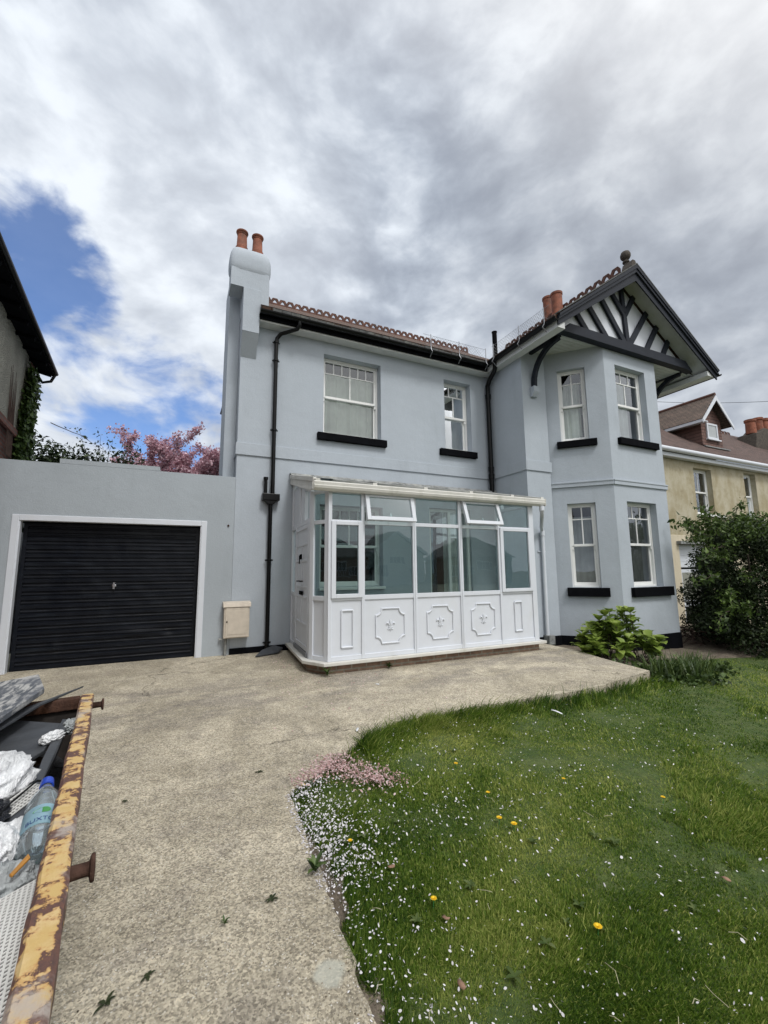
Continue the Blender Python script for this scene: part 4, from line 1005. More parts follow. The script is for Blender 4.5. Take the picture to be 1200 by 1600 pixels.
# young light growth on top and to the left
cls2 = []
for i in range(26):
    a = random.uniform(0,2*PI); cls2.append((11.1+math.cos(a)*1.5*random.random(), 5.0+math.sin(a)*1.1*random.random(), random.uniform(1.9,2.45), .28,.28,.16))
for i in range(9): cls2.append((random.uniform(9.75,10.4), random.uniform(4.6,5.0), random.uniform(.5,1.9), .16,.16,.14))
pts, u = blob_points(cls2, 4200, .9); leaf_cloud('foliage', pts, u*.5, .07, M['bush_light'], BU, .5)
tw = MB()
tips = []
def shoot(p, d_, L, r0=.008, n_=7, sag=.25):
    p = Vector(p); d_ = Vector(d_).normalized(); path = [p.copy()]
    for i in range(n_):
        d_ = (d_+Vector((random.uniform(-.2,.2),random.uniform(-.2,.2),random.uniform(-.15,.12)-sag*.1))).normalized(); p = p+d_*L/n_; path.append(p.copy())
    tw.tube(path, [r0*(1-.8*i/n_) for i in range(n_+1)], 5); return path
shoots = []
for (p, d_, L) in [((9.6,4.9,1.15),(-1,-.05,.12),1.45),((9.7,4.8,1.5),(-1,-.1,.2),.9),((9.7,5.0,1.95),(-.9,0,.35),1.1),((9.8,4.9,.5),(-1,0,-.1),.9),((10.0,5.0,2.1),(-.6,0,.8),.7),((9.6,4.7,.9),(-1,-.2,-.1),.8),((10.6,5,2.3),(-.2,-.1,1),.5),((9.9,4.9,1.75),(-1,-.05,.05),1.3)]:
    shoots.append(shoot(p, d_, L))
for i in range(16):
    a = random.uniform(0,2*PI); shoots.append(shoot((11.2+math.cos(a)*1.3,5.1+math.sin(a)*1.0,2.0),(math.cos(a)*.6,math.sin(a)*.5,1),.55))
for i in range(7):
    a = random.uniform(0,2*PI); tw.tube([(11.3+.1*math.cos(a),5.2+.1*math.sin(a),-.5),(11.3+.5*math.cos(a),5.2+.5*math.sin(a),.6),(11.3+1.1*math.cos(a),5.2+1.0*math.sin(a),1.6)], [.045,.03,.015], 7)
tw.build('branches', M['bark'], BU)
lp = []
for pth in shoots:
    for i in range(1,len(pth)):
        for k in range(9): lp.append(pth[i]+Vector((random.gauss(0,.045),random.gauss(0,.045),random.gauss(0,.04))))
leaf_cloud('foliage', np.array([tuple(p) for p in lp]), None, .085, M['bush_light'], BU, .5)
# hydrangea-like shrub at the bay ---------------------------------
HY = thing('broadleaf_shrub', (7.15,5.3,-.3), 'low shrub with big bright green leaves under the bay window', 'shrub')
tw = MB(); v = []; fcs = []; att = []
def bigleaf(p, d_, L, w_, c):
    d_ = Vector(d_).normalized(); sd = d_.cross(Vector((0,0,1)));
    if sd.length < .1: sd = Vector((1,0,0))
    sd.normalize(); nn = sd.cross(d_).normalized(); b0 = len(v)
    prof = [(0,0.02,0),(.22,.38,.02),(.5,.5,.03),(.78,.34,-.02),(1,0.0,-.12)]
    for (t_, ww, dz) in prof:
        c0 = p+d_*L*t_+nn*L*dz
        v.extend([c0-sd*w_*ww+nn*w_*.16*(ww*2), c0, c0+sd*w_*ww+nn*w_*.16*(ww*2)]); att.extend([c, max(0,c-.12), c])
    for i in range(4):
        a = b0+3*i; fcs.append((a,a+1,a+4,a+3)); fcs.append((a+1,a+2,a+5,a+4))
for i in range(52):
    a = random.uniform(0,2*PI); rr = math.sqrt(random.random()); base = Vector((7.1+.30*math.cos(a),5.25+.25*math.sin(a),-.33))
    tp = Vector((7.02+rr*.82*math.cos(a),5.25+rr*.55*math.sin(a),.62-.62*rr**1.6+random.uniform(-.12,.1)))
    if random.random() < .3: tp.z *= .6
    midp = base.lerp(tp,.5)+Vector((0,0,-.02)); tw.tube([base,midp,tp],[.008,.006,.005],5)
    for wl in range(4):
        pp = midp.lerp(tp, .35+.65*wl/3); nl_ = 5 if wl == 3 else 3
        for k in range(nl_):
            an = 2*PI*k/nl_+wl*.9+random.uniform(-.3,.3); el = .55 if wl == 3 else .2
            bigleaf(pp, (math.cos(an),math.sin(an),el+random.uniform(-.7,.8)), random.uniform(.13,.19), random.uniform(.11,.15), min(1,max(0,.25+.18*wl+random.uniform(-.15,.2))))
tw.build('stems', M['bark'], HY)
hm = fast_mesh('foliage', np.array([tuple(p) for p in v])-np.array(HY.location), np.array(fcs).ravel(), 4, M['hydr'], HY, att, True)
# iris clumps and tufts ------------------------------------------
def blade_clump(name, x, y, z, n_, L, spread, matn, label, cat, w_=.02, lean=.5, group=None):
    vs = []; fs = []; at = []
    for i in range(n_):
        a = random.uniform(0,2*PI); rr = spread*math.sqrt(random.random()); bx_, by_ = rr*math.cos(a), rr*math.sin(a)
        an = random.uniform(0,2*PI); ln = L*random.uniform(.6,1.1); le = lean*random.uniform(.3,1.2); sd = (-math.sin(an)*w_/2, math.cos(an)*w_/2); c = random.random(); b0 = len(vs)
        for k in range(5):
            t_ = k/4; out = le*ln*t_**1.8; hh = ln*(t_-.35*le*t_**2.5); ww = (1-t_**2.2)
            vs += [(bx_+math.cos(an)*out-sd[0]*ww, by_+math.sin(an)*out-sd[1]*ww, hh),(bx_+math.cos(an)*out+sd[0]*ww, by_+math.sin(an)*out+sd[1]*ww, hh)]; at += [c,c]
        for k in range(4): a_ = b0+2*k; fs += [(a_,a_+1,a_+3,a_+2)]
    o = fast_mesh(name, np.array(vs), np.array(fs).ravel(), 4, matn, None, at, True); o.location = (x,y,z)
    return setp(o, label, cat, group)
def lz(x, y): return Lz(x,y)+.02
for (x,y,lab) in ((6.35,4.12,'iris clump closest to the corner of the concrete path'),(6.75,4.05,'iris clump in the middle of the border group'),(7.25,4.15,'iris clump of the border group nearest the big bush')):
    blade_clump('iris_plant', x, y, lz(x,y)-.02, 110, .44, .2, M['iris'], lab, 'iris', .018, .7, 'iris clumps in the border')
pl = [(6.15,4.0),(6.5,3.85),(6.9,3.75),(7.6,4.3),(6.55,4.5),(7.0,4.5),(8.0,4.2),(6.3,4.75),(7.4,4.6)]
vsl = []
for (x,y) in pl:
    for k in range(150): vsl.append((x+random.gauss(0,.13), y+random.gauss(0,.1), Lz(x,y)+.02+abs(random.gauss(0,.05))))
setp(leaf_cloud('ground_cover', np.array(vsl), None, .06, M['ivy'], None, .7), kind='stuff', label='low leafy weeds creeping over the border soil', cat='ground cover')
blade_clump('weed', 6.42, 6.35, -.3, 30, .3, .1, M['iris'], 'thin blades by the white gully pipe in the bed', 'weed', .012, .8)
# small weeds at the porch foot and on the drive
def weed(name, x, y, z, L, n_, label, dark=False, group='weeds rooted in the concrete'):
    global v, fcs, att
    v = []; fcs = []; att = []
    for k in range(n_):
        an = 2*PI*k/n_+random.uniform(-.4,.4); bigleaf(Vector((0,0,random.uniform(0,L*.5) if not dark else .004)), (math.cos(an),math.sin(an),random.uniform(.02,.25) if dark else random.uniform(.3,1.3)), L*random.uniform(.6,1.1), L*.32, random.uniform(0,.5) if dark else random.uniform(.3,1))
    o = fast_mesh(name, np.array([tuple(p) for p in v]), np.array(fcs).ravel(), 4, M['turfweed0'] if dark else M['ivy'], None, att, True)
    o.location = (x,y,z); o.rotation_euler = (0,0,random.uniform(0,6)); o.scale = (.72,.45,.6) if dark else (.8,.8,.9); return setp(o, label, 'weed', group)
weed('weed', 1.84, 5.70, Sz(0,5.7), .13, 14, 'leafy green weed at the cut corner of the porch base', False)
weed('weed', 2.78, 5.76, Sz(0,5.7), .10, 18, 'dark bushy weed growing from the brick base under the second panel', False)
weed('weed', .448, 2.161, Sz(0,2.16)+.003, .065, 6, 'flat dark weed on the drive nearest the lawn edge', True)
weed('weed', .24, 2.104, Sz(0,2.1)+.003, .035, 9, 'tiny bright green tuft in the middle of the drive', False)
weed('weed', -.034, 1.988, Sz(0,2)+.003, .06, 5, 'flat dark weed on the drive close to the skip, the farther of two', True)
weed('weed', -.157, 1.94, Sz(0,1.94)+.003, .07, 5, 'flat dark weed beside the yellow skip rim, the nearer of two', True)
weed('weed', .592, 3.402, Sz(0,3.4)+.003, .05, 9, 'small weed in the crack halfway up the drive', True)
weed('weed', .67, 2.24, Sz(0,2.2)+.003, .09, 12, 'green weed at the ragged edge where drive meets lawn', False)
weed('weed', -.242, 3.373, Sz(0,3.37)+.003, .05, 6, 'small grey green weed in the drive beside the skip corner', True)

# ------------------------------------------------------------------ lawn grass
poly = np.array(slab_pts)
def in_poly(x, y, P_):
    ins = np.zeros(len(x), bool); j = len(P_)-1
    for i in range(len(P_)):
        xi, yi = P_[i]; xj, yj = P_[j]
        c = ((yi > y) != (yj > y)) & (x < (xj-xi)*(y-yi)/(yj-yi+1e-12)+xi); ins ^= c; j = i
    return ins
def LzV(x, y): return -.02*(7.7-y)-.025-.022*np.clip(np.minimum(x,6)-.7, 0, None)-.055*np.clip(np.minimum(x,9.5)-6, 0, None)
bed = np.array([(6.15,6.9),(6.3,5.4),(6.2,4.5),(6.9,4.35),(8.0,4.9),(9.5,4.9),(10.3,4.7),(12.0,5.2),(14.2,6.5),(14.2,8.2),(9.0,7.5)])
patch = np.array([(6.5,2.35),(7.4,2.45),(8.2,2.9),(8.2,3.3),(7.6,3.2),(6.7,2.75)])
def fbm2(x, y, s, seed=0):
    o = np.zeros_like(x)
    for k in range(5):
        r2 = np.random.default_rng(seed+k); an = r2.random(6)*2*PI; ph = r2.random(6)*6.28; f_ = s*1.9**k
        for j in range(6): o += np.sin((x*np.cos(an[j])+y*np.sin(an[j]))*f_+ph[j])/(6*1.5**k)
    return o
def sample(n, dmin=.9, dmax=14):
    # roughly even over the picture: density falls with distance
    az = rng.uniform(R(-8), R(95), n); u_ = rng.random(n); dd_ = 1/((1/dmin)-u_*((1/dmin)-(1/dmax)))
    x = dd_*np.sin(az); y = dd_*np.cos(az); return x, y, dd_
def make_grass(n, seed):
    x, y, dd_ = sample(n, .95, 13)
    k = (~in_poly(x, y, poly)) & (y < 5.6) & (~in_poly(x, y, bed)) & (y > .3) & (x < 13)
    inp = in_poly(x, y, patch); k &= ~(inp & (rng.random(n) < .35+.4*np.clip(1.2-np.hypot((x-7.4)/.8,(y-2.85)/.4),0,1)))
    thin = fbm2(x, y, 3.2, 40)
    k &= ~((thin < -.5) & (rng.random(n) < .35))
    drift = np.minimum(np.hypot(x-1.0,(y-3.27)*1.0), np.hypot(x-1.22,(y-3.12))); k &= ~((drift < .13) & (rng.random(n) < .6))
    x, y, dd_ = x[k], y[k], dd_[k]; n = len(x)
    tuft = fbm2(x, y, 5.5, 11)
    gap_ = ((.03+.05*fbm2(y, y*.3, 7.0, 15)).clip(0,.1)+.075*np.exp(-((y-2.32)/.09)**2))*(y < 3.0); kk = (x-np.interp(y, [1.2,1.9,2.6,3.0], [.64,.69,.70,.72])) > gap_
    x, y, dd_, tuft = x[kk], y[kk], dd_[kk], tuft[kk]; n = len(x)
    # distance to slab edge -> longer rim
    ed = np.full(n, 9.0)
    E_ = slab_pts0[3:23]
    for (ax, ay), (bx_, by_) in zip(E_[:-1], E_[1:]):
        ex, ey = bx_-ax, by_-ay; t = np.clip(((x-ax)*ex+(y-ay)*ey)/(ex*ex+ey*ey), 0, 1); ed = np.minimum(ed, np.hypot(x-ax-t*ex, y-ay-t*ey))
    far = x > 1.42
    rim = np.where(far, np.exp(-(ed/.22)**2), np.exp(-(ed/.08)**2)*.2)
    Lb = (.019+.012*np.clip(tuft,-.8,1)+.15*rim*(1+.7*fbm2(x,y,9,5)).clip(.15,2.2)+.012*np.clip(x-4,0,3)/3+ .02*(fbm2(x,y,2.3,90)>.55))*rng.uniform(.55,1.35,n)
    Lb = Lb.clip(.012,.17)*np.where(rng.random(n) < .06, 1.7, 1.0)
    w_ = (.0016+.0009*dd_)*rng.uniform(.5,1.5,n)
    an = rng.uniform(0, 2*PI, n); lean = rng.uniform(.4,2.0,n)
    flow = fbm2(x, y, 2.2, 77)*1.4; an = np.where(rng.random(n) < .45, flow+R(20), an)
    dx, dy = np.cos(an), np.sin(an); sa = rng.uniform(0, 2*PI, n); sx_, sy_ = np.cos(sa)*w_/2, np.sin(sa)*w_/2
    z = LzV(x, y)-.004
    hz = Lb/np.sqrt(1+lean**2); hx = hz*lean
    p0 = np.stack([x-sx_, y-sy_, z],1); p1 = np.stack([x+sx_, y+sy_, z],1)
    m0 = np.stack([x-sx_*.8+dx*hx*.35, y-sy_*.8+dy*hx*.35, z+hz*.62],1); m1 = np.stack([x+sx_*.8+dx*hx*.35, y+sy_*.8+dy*hx*.35, z+hz*.62],1)
    tp = np.stack([x+dx*hx, y+dy*hx, z+hz*.97],1)
    vv = np.stack([p0,p1,m1,m0,tp],1).reshape(-1,3)
    i0 = np.arange(n)[:,None]*5; f_ = np.concatenate([i0+np.array([0,1,2]), i0+np.array([0,2,3]), i0+np.array([3,2,4])],1).ravel()
    c = .42+.30*fbm2(x,y,1.4,3)+.22*fbm2(x,y,6,8)+rng.normal(size=n)*.22-.28*rim+.12*(fbm2(x,y,2.6,61) > .3); c = np.where(rng.random(n) < .03, .97, c)
    return vv, f_, np.repeat(np.clip(c,0,1), 5)
vv, f_, c_ = make_grass(1750000, 1)
setp(fast_mesh('grass', vv, f_, 3, M['grass'], None, c_), 'short green lawn grass with longer tufts along the path edge', 'grass', kind='stuff')
# ------------------------------------------------------------------ petals
def petals(name, x, y, zoff, size, matn, label):
    n = len(x); ins = in_poly(x, y, poly); z = np.where(ins, -.02*(7.7-y)+.003, LzV(x,y)+zoff*rng.uniform(.75,1.35,n))
    s = size*rng.uniform(.5,1.25,n)*np.where(np.hypot(x,y) > 2.4, 1.3, 1.0); tl = rng.normal(size=(n,3))*.6; tl[:,2] = 1
    tl[ins] = tl[ins]*np.array([.25,.25,1]); tl /= np.linalg.norm(tl,axis=1)[:,None]
    t = np.cross(tl, rng.normal(size=(n,3))); t /= np.linalg.norm(t,axis=1)[:,None]; b = np.cross(tl, t)
    c = np.stack([x,y,z],1); a_ = t*s[:,None]*.5; w_ = b*(s*rng.uniform(.18,.34,n))[:,None]; cu_ = tl*(s*.12)[:,None]
    v5 = np.stack([c-a_, c-a_*.35-w_+cu_*.3, c+a_*.55-w_*.8+cu_, c+a_+cu_, c+a_*.55+w_*.8+cu_, c-a_*.35+w_+cu_*.3],1).reshape(-1,3)
    f_ = (np.arange(n)[:,None]*6+np.arange(6)).ravel()
    return setp(fast_mesh(name, v5, f_, 6, matn, None, np.repeat(rng.random(n),6)), label, 'petals', kind='stuff')
n = 56000; x, y, dd_ = sample(n, 1.0, 10)
edge_x = np.interp(y, [1.2,1.9,2.6,3.0,3.4,3.9], [.64,.69,.70,.72,1.2,2.2])
de = x-edge_x
den = np.where(y > 2.3, .20, .05)+.75*np.exp(-(de/.16)**2)*(y > 2.15)*(y < 3.15)*(de > -.02)+.13*np.exp(-(de/.4)**2)*(de > 0)+.09*(fbm2(x,y,4,21) > .25)
den *= np.where(x > 4.5, .45, 1)
k = (rng.random(n) < den) & (y < 4.3) & (y > .4) & (~in_poly(x,y,poly) | ((de > -.06) & (y < 3.1)))
nb_ = 1200; yb_ = rng.uniform(2.05,3.12,nb_); xb_ = np.interp(yb_, [2.2,2.6,3.0,3.12],[.69,.70,.72,.85])+np.abs(rng.normal(0,.19,nb_))-.03
nb2 = 160; yb2 = rng.uniform(1.2,2.3,nb2); xb2 = .69+np.abs(rng.normal(0,.2,nb2))-.02
x = np.concatenate([x[k],xb_,xb2]); y = np.concatenate([y[k],yb_,yb2]); k = slice(None)
petals('fallen_petals', x[k], y[k], .034, .0125, M['petal'], 'white and pale pink cherry petals scattered over the lawn')
t1 = rng.random(1100); t2 = rng.random(1900)**.9
cx = np.concatenate([.84+(1.22-.84)*t1+rng.normal(0,.07,1100), 1.08+(1.40-1.08)*t2+rng.normal(0,.075,1900)]); cy = np.concatenate([3.15+(3.43-3.15)*t1+rng.normal(0,.055,1100)-.03, 3.30+(2.90-3.30)*t2+rng.normal(0,.075,1900)])
k = rng.random(len(cx)) < .68; petals('fallen_petals', cx[k], cy[k], .042, .0145, M['petal_pink'], 'thick drift of pink petals on the point of the lawn')
n = 420; x = np.concatenate([rng.normal(1.6,.35,n//3), rng.normal(1.45,.12,n//3), rng.uniform(.7,3.5,n//3)]); y = np.concatenate([rng.normal(5.5,.3,n//3), rng.normal(6.8,.4,n//3), rng.uniform(4.0,5.6,n//3)])
k = in_poly(x, y, poly); petals('fallen_petals', x[k], y[k], 0, .017, M['petal_pink'], 'loose pink petals blown over the concrete by the porch')
# grit and crumbs on the drive, denser along its edges
n = 5200; x, y, dd_ = sample(n*6, .9, 9); x = np.where(rng.random(n*6) < .35, -x*.15, x)
edx = np.interp(y, [1.2,1.9,2.6,3.0,3.4,3.7], [.64,.69,.70,.72,1.2,1.7])
k = in_poly(x, y, poly) & (y > .6) & (rng.random(len(x)) < (.10+.9*np.exp(-(np.abs(edx-x)/.07))+.8*np.exp(-np.abs(7.68-y)/.05)+.4*np.exp(-np.abs(5.78-y)/.05)))
x, y = x[k][:n], y[k][:n]; n = len(x); sz = rng.uniform(.0015,.0042,n)*(1+.1*np.hypot(x,y)); z = -.02*(7.7-y)+.0005
bs = np.array([(-1,-.6,0),(1,-.7,0),(0,1,0),(.1,0,.9)]); an = rng.uniform(0,6.28,n)
rx = bs[None,:,0]*np.cos(an)[:,None]-bs[None,:,1]*np.sin(an)[:,None]; ry = bs[None,:,0]*np.sin(an)[:,None]+bs[None,:,1]*np.cos(an)[:,None]
vv = np.stack([x[:,None]+rx*sz[:,None], y[:,None]+ry*sz[:,None], z[:,None]+bs[None,:,2]*sz[:,None]],2).reshape(-1,3)
f_ = (np.arange(n)[:,None]*4+np.array([0,1,3,1,2,3,2,0,3])).ravel()
M['grit'] = leafmat('grit', (.05,.042,.03), (.22,.18,.13), (.60,.57,.50), .9, 0, .2)
setp(fast_mesh('grit', vv, f_, 3, M['grit'], None, np.repeat(rng.random(n),4)), 'loose grit and crumbs on the concrete', 'grit', kind='stuff')
# broad leaved weeds and straw in the turf
v = []; fcs = []; att = []
for i in range(95):
    xa, ya, _d = sample(1, 1.1, 6); xa, ya = float(xa[0]), float(ya[0])
    if ya > 3.6 or ya < .8 or in_poly(np.array([xa]), np.array([ya]), poly)[0]: continue
    nl_ = random.randint(4,8); L_ = random.uniform(.02,.045); zz_ = Lz(xa,ya)+.018
    for k_ in range(nl_):
        an = 2*PI*k_/nl_+random.uniform(-.3,.3); bigleaf(Vector((xa,ya,zz_)), (math.cos(an),math.sin(an),random.uniform(.1,.5)), L_*random.uniform(.7,1.2), L_*.4, random.uniform(.1,.8))
M['turfweed'] = leafmat('turf_weeds', (.05,.085,.02), (.10,.14,.04), (.20,.23,.10), .55, .3, .25)
setp(fast_mesh('lawn_weeds', np.array([tuple(p) for p in v]), np.array(fcs).ravel(), 4, M['turfweed'], None, att, True), 'broad leaved weeds dotted through the turf', 'weeds', kind='stuff')
sw = MB()
for i in range(70):
    xa, ya, _d = sample(1, 1.0, 6); xa, ya = float(xa[0]), float(ya[0])
    if ya > 3.7 or ya < .6 or in_poly(np.array([xa]), np.array([ya]), poly)[0]: continue
    an = random.uniform(0,6.28); L_ = random.uniform(.03,.10); zz_ = Lz(xa,ya)+.03; w0 = .0006+.0003*math.hypot(xa,ya)
    sw.tube([(xa,ya,zz_),(xa+math.cos(an)*L_/2,ya+math.sin(an)*L_/2,zz_+.008),(xa+math.cos(an+.3)*L_,ya+math.sin(an+.3)*L_,zz_)], w0, 4)
setp(sw.build('straw', simple('dry_straw', (.42,.40,.26), .7, .2, 20, 40, 0)), 'dry pale stalks lying on the grass', 'straw', kind='stuff')
# ------------------------------------------------------------------ dandelions
def dandelion(loc, r_, label):
    t = thing('dandelion', loc, label, 'dandelion', 'dandelions in the lawn'); r_ = r_*.72
    s_ = MB(); L = Vector(loc); s_.tube([L+Vector((0,0,-.01)), L+Vector((.004,0,.035))], .0022, 6); s_.build('stem', M['leafgreen'], t)
    h = MB()
    for ring, (nr_, rr, el) in enumerate(((16,1,.12),(12,.72,.35),(8,.42,.7))):
        for k_ in range(nr_):
            an = 2*PI*k_/nr_+ring*.2; o = L+Vector((.004,0,.036)); dd_ = Vector((math.cos(an),math.sin(an),el)); sd = Vector((-math.sin(an),math.cos(an),0))*r_*.13
            tipp = o+dd_*r_*rr; h.add([o, o+dd_*r_*rr*.6+sd, tipp+sd*.8, tipp-sd*.8, o+dd_*r_*rr*.6-sd], [(0,1,2,3,4)])
    h.build('flower', M['yellow'], t); return t
dl = [((1.972,2.937),.022,'dandelion farthest out, alone on the open lawn towards the path'),((1.924,2.499),.02,'dandelion just below the lone far one, small and half closed'),((1.798,2.236),.024,'left flower of the close pair of dandelions mid lawn'),((1.837,2.153),.026,'right flower of the close pair of dandelions mid lawn'),((1.652,1.445),.024,'biggest dandelion, near the bottom of the lawn'),((1.102,1.853),.02,'dandelion low on the left of the lawn near a dead leaf'),((.825,3.069),.018,'dandelion among white petals at the tip of the lawn'),((.904,2.388),.018,'dandelion buried in petals along the drive edge'),((2.547,2.437),.018,'small dandelion on the right half of the lawn, upper one'),((2.959,1.992),.02,'small dandelion on the right half of the lawn, lower one')]
for (x,y), r_, lab in dl: dandelion((x,y,Lz(x,y)+.004), r_, lab)
def flat_bit(name, x, y, z, s, matn, label, cat, npt=7, tilt=.3, group=None, asp=.6):
    b = MB(); an0 = random.uniform(0,6); ps = []
    for k_ in range(npt):
        an = 2*PI*k_/npt; rr = s*random.uniform(.7,1.15); px_, py_ = rr*math.cos(an), rr*asp*math.sin(an)
        ps.append((x+px_*math.cos(an0)-py_*math.sin(an0), y+px_*math.sin(an0)+py_*math.cos(an0), z+s*tilt*random.uniform(-.4,.6)))
    c = (x, y, z+s*tilt*.5); vs = [c]+ps; b.add(vs, [(0,1+i,1+(i+1)%npt) for i in range(npt)], True)
    o = b.build(name, matn); sd = o.modifiers.new('t','SOLIDIFY'); sd.thickness = .0012
    return setp(o, label, cat, group)
for (x,y,lab) in ((1.105,1.754,'curled dead leaf just below the lower left dandelion'),(2.501,1.397,'pinkish dead leaf at the right of the lawn'),(1.033,2.133,'small brown dead leaf near the drive edge'),(.991,1.479,'dead leaf lowest on the lawn, by the bottom of the picture')):
    flat_bit('dead_leaf', x, y, Lz(x,y)+.028, .021, M['deadleaf'], lab, 'leaf', 7, .4, 'dead leaves on the lawn')
flat_bit('paper_scrap', 1.519, 3.82, Sz(0,3.87)+.012, .05, M['paper'], 'torn white scrap where the path meets the tip of the lawn', 'litter', 6, .2, asp=.3)
flat_bit('paper_scrap', 3.626, 3.5, Lz(3.6,3.5)+.05, .07, M['paper'], 'crumpled silver white wrapper in the grass near the path', 'litter', 8, .3, asp=.4)
flat_bit('mortar_flake', 2.30,5.1, Sz(0,5.1)+.004, .035, M['paper'], 'small pale flake lying on the concrete in front of the porch', 'litter', 6, .1)
# stray slate against the wall
b = MB(); b.prism([(1.16,7.30,.0),(1.55,7.42,.01),(1.66,7.60,.045),(1.52,7.66,.09),(1.30,7.52,.05)], (0,0,.022)); setp(b.build('broken_slate', M['slate'], bevel=.004), 'broken grey slate on the ground below the black downpipe', 'slate')
# dead twigs heap
tw = MB()
for i in range(150):
    x, y = random.gauss(11.4,.75), random.gauss(6.0,.35); z = Lz(x,y)+random.uniform(.02,.38); a = random.uniform(0,2*PI); L = random.uniform(.25,.7)
    tw.tube([(x-math.cos(a)*L/2,y-math.sin(a)*L/2,z-random.uniform(-.1,.15)),(x,y,z+.05),(x+math.cos(a)*L/2,y+math.sin(a)*L/2,z+random.uniform(-.15,.15))], [.012,.009,.005], 5)
setp(tw.build('brushwood_pile', M['twig']), 'heap of dry brown cuttings between the bay and the big bush', 'twigs', kind='stuff')

# ------------------------------------------------------------------ yellow neighbour
Y = thing('rendered_house', (16,8,-.7), 'stained yellow rendered house with a brown tiled roof and white windows', 'house')
XY = frame((0,8),(1,8))
YW = [(14.87,15.86,3.05,4.56),(17.85,18.62,3.05,4.66)]
wm = MB(XY); wall_panel(wm, 12.2, 24, -.8, 4.80, YW+[(13.66,15.2,-.8,2.07)], .22); wm.xf = None
wm.quad((12.2,8,-.8),(12.2,15,-.8),(12.2,15,4.8),(12.2,8,4.8)); wm.build('wall', M['yellow_render'], Y)
lw = MB(XY); lw.box(12.2,13.655,-.03,-.003,-.8,2.34); lw.box(15.21,24,-.03,-.003,-.8,2.34); lw.box(13.655,15.21,-.03,-.003,2.08,2.34)
lw.build('lower_wall_band', render_mat('cream_render', (.56,.50,.38), (.35,.30,.2), .5), Y, bevel=.01)
ln = MB(XY); ln.box(13.55,15.4,-.16,-.035,2.06,2.15); ln.build('door_hood', M['lead'], Y)
sash_window(XY, YW[0], 1, 2, rec=.16, parent=Y, sx=(.05,.45), sillmat='sash', sillh=.08, curtain='curtain', cur=(0,.55), lowbar=False, toph=.0, tops=[])
sash_window(XY, YW[1], 1, 1, rec=.16, parent=Y, sx=(.05,.1), sillmat='sash', sillh=.08, curtain=None, toph=.0, tops=[])
yd = MB(XY); yd.box(13.67,13.76,.12,.2,-.7,2.06); yd.box(13.80,13.90,.10,.18,-.7,1.30); yd.box(14.9,15.0,.10,.18,-.7,1.30); yd.box(13.90,14.9,.11,.17,1.2,1.30); yd.box(13.90,14.9,.11,.17,.18,.30); yd.box(13.90,14.9,.11,.17,-.7,-.5)
yd.box(13.76,15.19,.12,.17,1.36,2.06)
for z in (1.55,1.72,1.9): yd.box(13.76,15.19,.112,.118,z,z+.02)
ydo = yd.build('door', M['white'], Y, bevel=.004)
p = MB(XY); p.quad((13.9,.14,-.5),(14.9,.14,-.5),(14.9,.14,.18),(13.9,.14,.18)); p.quad((13.9,.14,.30),(14.9,.14,.30),(14.9,.14,1.2),(13.9,.14,1.2)); p.build('door_pane', glass('obscure_glass', (.45,.5,.47), 1.5, 1.5), ydo)
h_ = MB(XY); h_.tube([(13.98,.09,.36),(13.98,.05,.36),(14.6,.05,.33),(14.6,.09,.33)], .012, 8); h_.build('door_handle', M['chrome'], ydo)
h_ = MB(XY); h_.box(13.50,13.56,-.06,-.03,.60,.80); h_.build('doorbell', M['black'], Y)
bk = MB(XY); bk.box(13.7,24,.9,.92,-.8,4.8); bk.build('inner_partition', M['dark'], Y)
ro = MB(); slope(ro, [(12.0,7.80,4.88),(26,7.80,4.88),(26,11.7,8.0),(12.0,11.7,8.0)], .08); slope(ro, [(12.0,15.6,4.88),(26,15.6,4.88),(26,11.7,8.0),(12.0,11.7,8.0)], .08)
roof = ro.build('roof', M['tile_brown'], Y)
rt = MB(); crest(rt, (19,11.7,8.08),(25.5,11.7,8.08), .3, .14); rt.tube([(12,11.7,8.08),(19,11.7,8.08)], .09, 8); rt.build('ridge_tiles', M['crest'], roof)
yg_ = MB(); yg_.tube([(12.1,7.72,4.93),(26,7.72,4.93)], .075, 12); yg_.box(12.1,26,7.80,7.98,4.74,4.86); yg_.build('gutter', M['white'], Y)
# dormer
Dm = MB(); dx0, dx1, dy = 17.05, 18.35, 8.75
# gable front and cheeks, hung tiles
Dm.poly([(dx0,dy,5.80),(dx1,dy,5.80),(dx1,dy,6.85),((dx0+dx1)/2,dy,7.55),(dx0,dy,6.85)]); Dm.quad((dx0,dy,5.8),(dx0,dy,6.85),(dx0,11.0,6.85),(dx0,10.5,5.8)); Dm.quad((dx1,dy,5.8),(dx1,dy,6.85),(dx1,11.0,6.85),(dx1,10.5,5.8))
dor = Dm.build('dormer', M['tile_hang'], Y)
dr_ = MB(); mx_ = (dx0+dx1)/2
slope(dr_, [(dx0-.33,dy-.25,6.62),(dx0-.33,11.4,6.62),(mx_,11.6,7.66),(mx_,dy-.25,7.66)], .06); slope(dr_, [(dx1+.33,dy-.25,6.62),(dx1+.33,11.4,6.62),(mx_+.002,11.6,7.66),(mx_+.002,dy-.25,7.66)], .06)
dr_.build('dormer_roof', M['tile_brown_y'], dor)
db = MB(); 
for sg in (-1,1): db.prism([(mx_,dy-.28,7.68),(mx_+sg*.99,dy-.28,6.64),(mx_+sg*.99,dy-.28,6.50),(mx_,dy-.28,7.50)], (0,.03,0))
db.box(dx0-.36,dx0-.26,dy-.25,10.6,6.54,6.64); db.box(dx0-.26,dx0,dy-.25,10.6,6.58,6.61)
db.build('dormer_bargeboard', M['white'], dor); rd = MB(); rd.tube([(mx_,dy-.25,7.74),(mx_,11.6,7.74)], .07, 8); rd.build('dormer_ridge', M['crest'], dor)
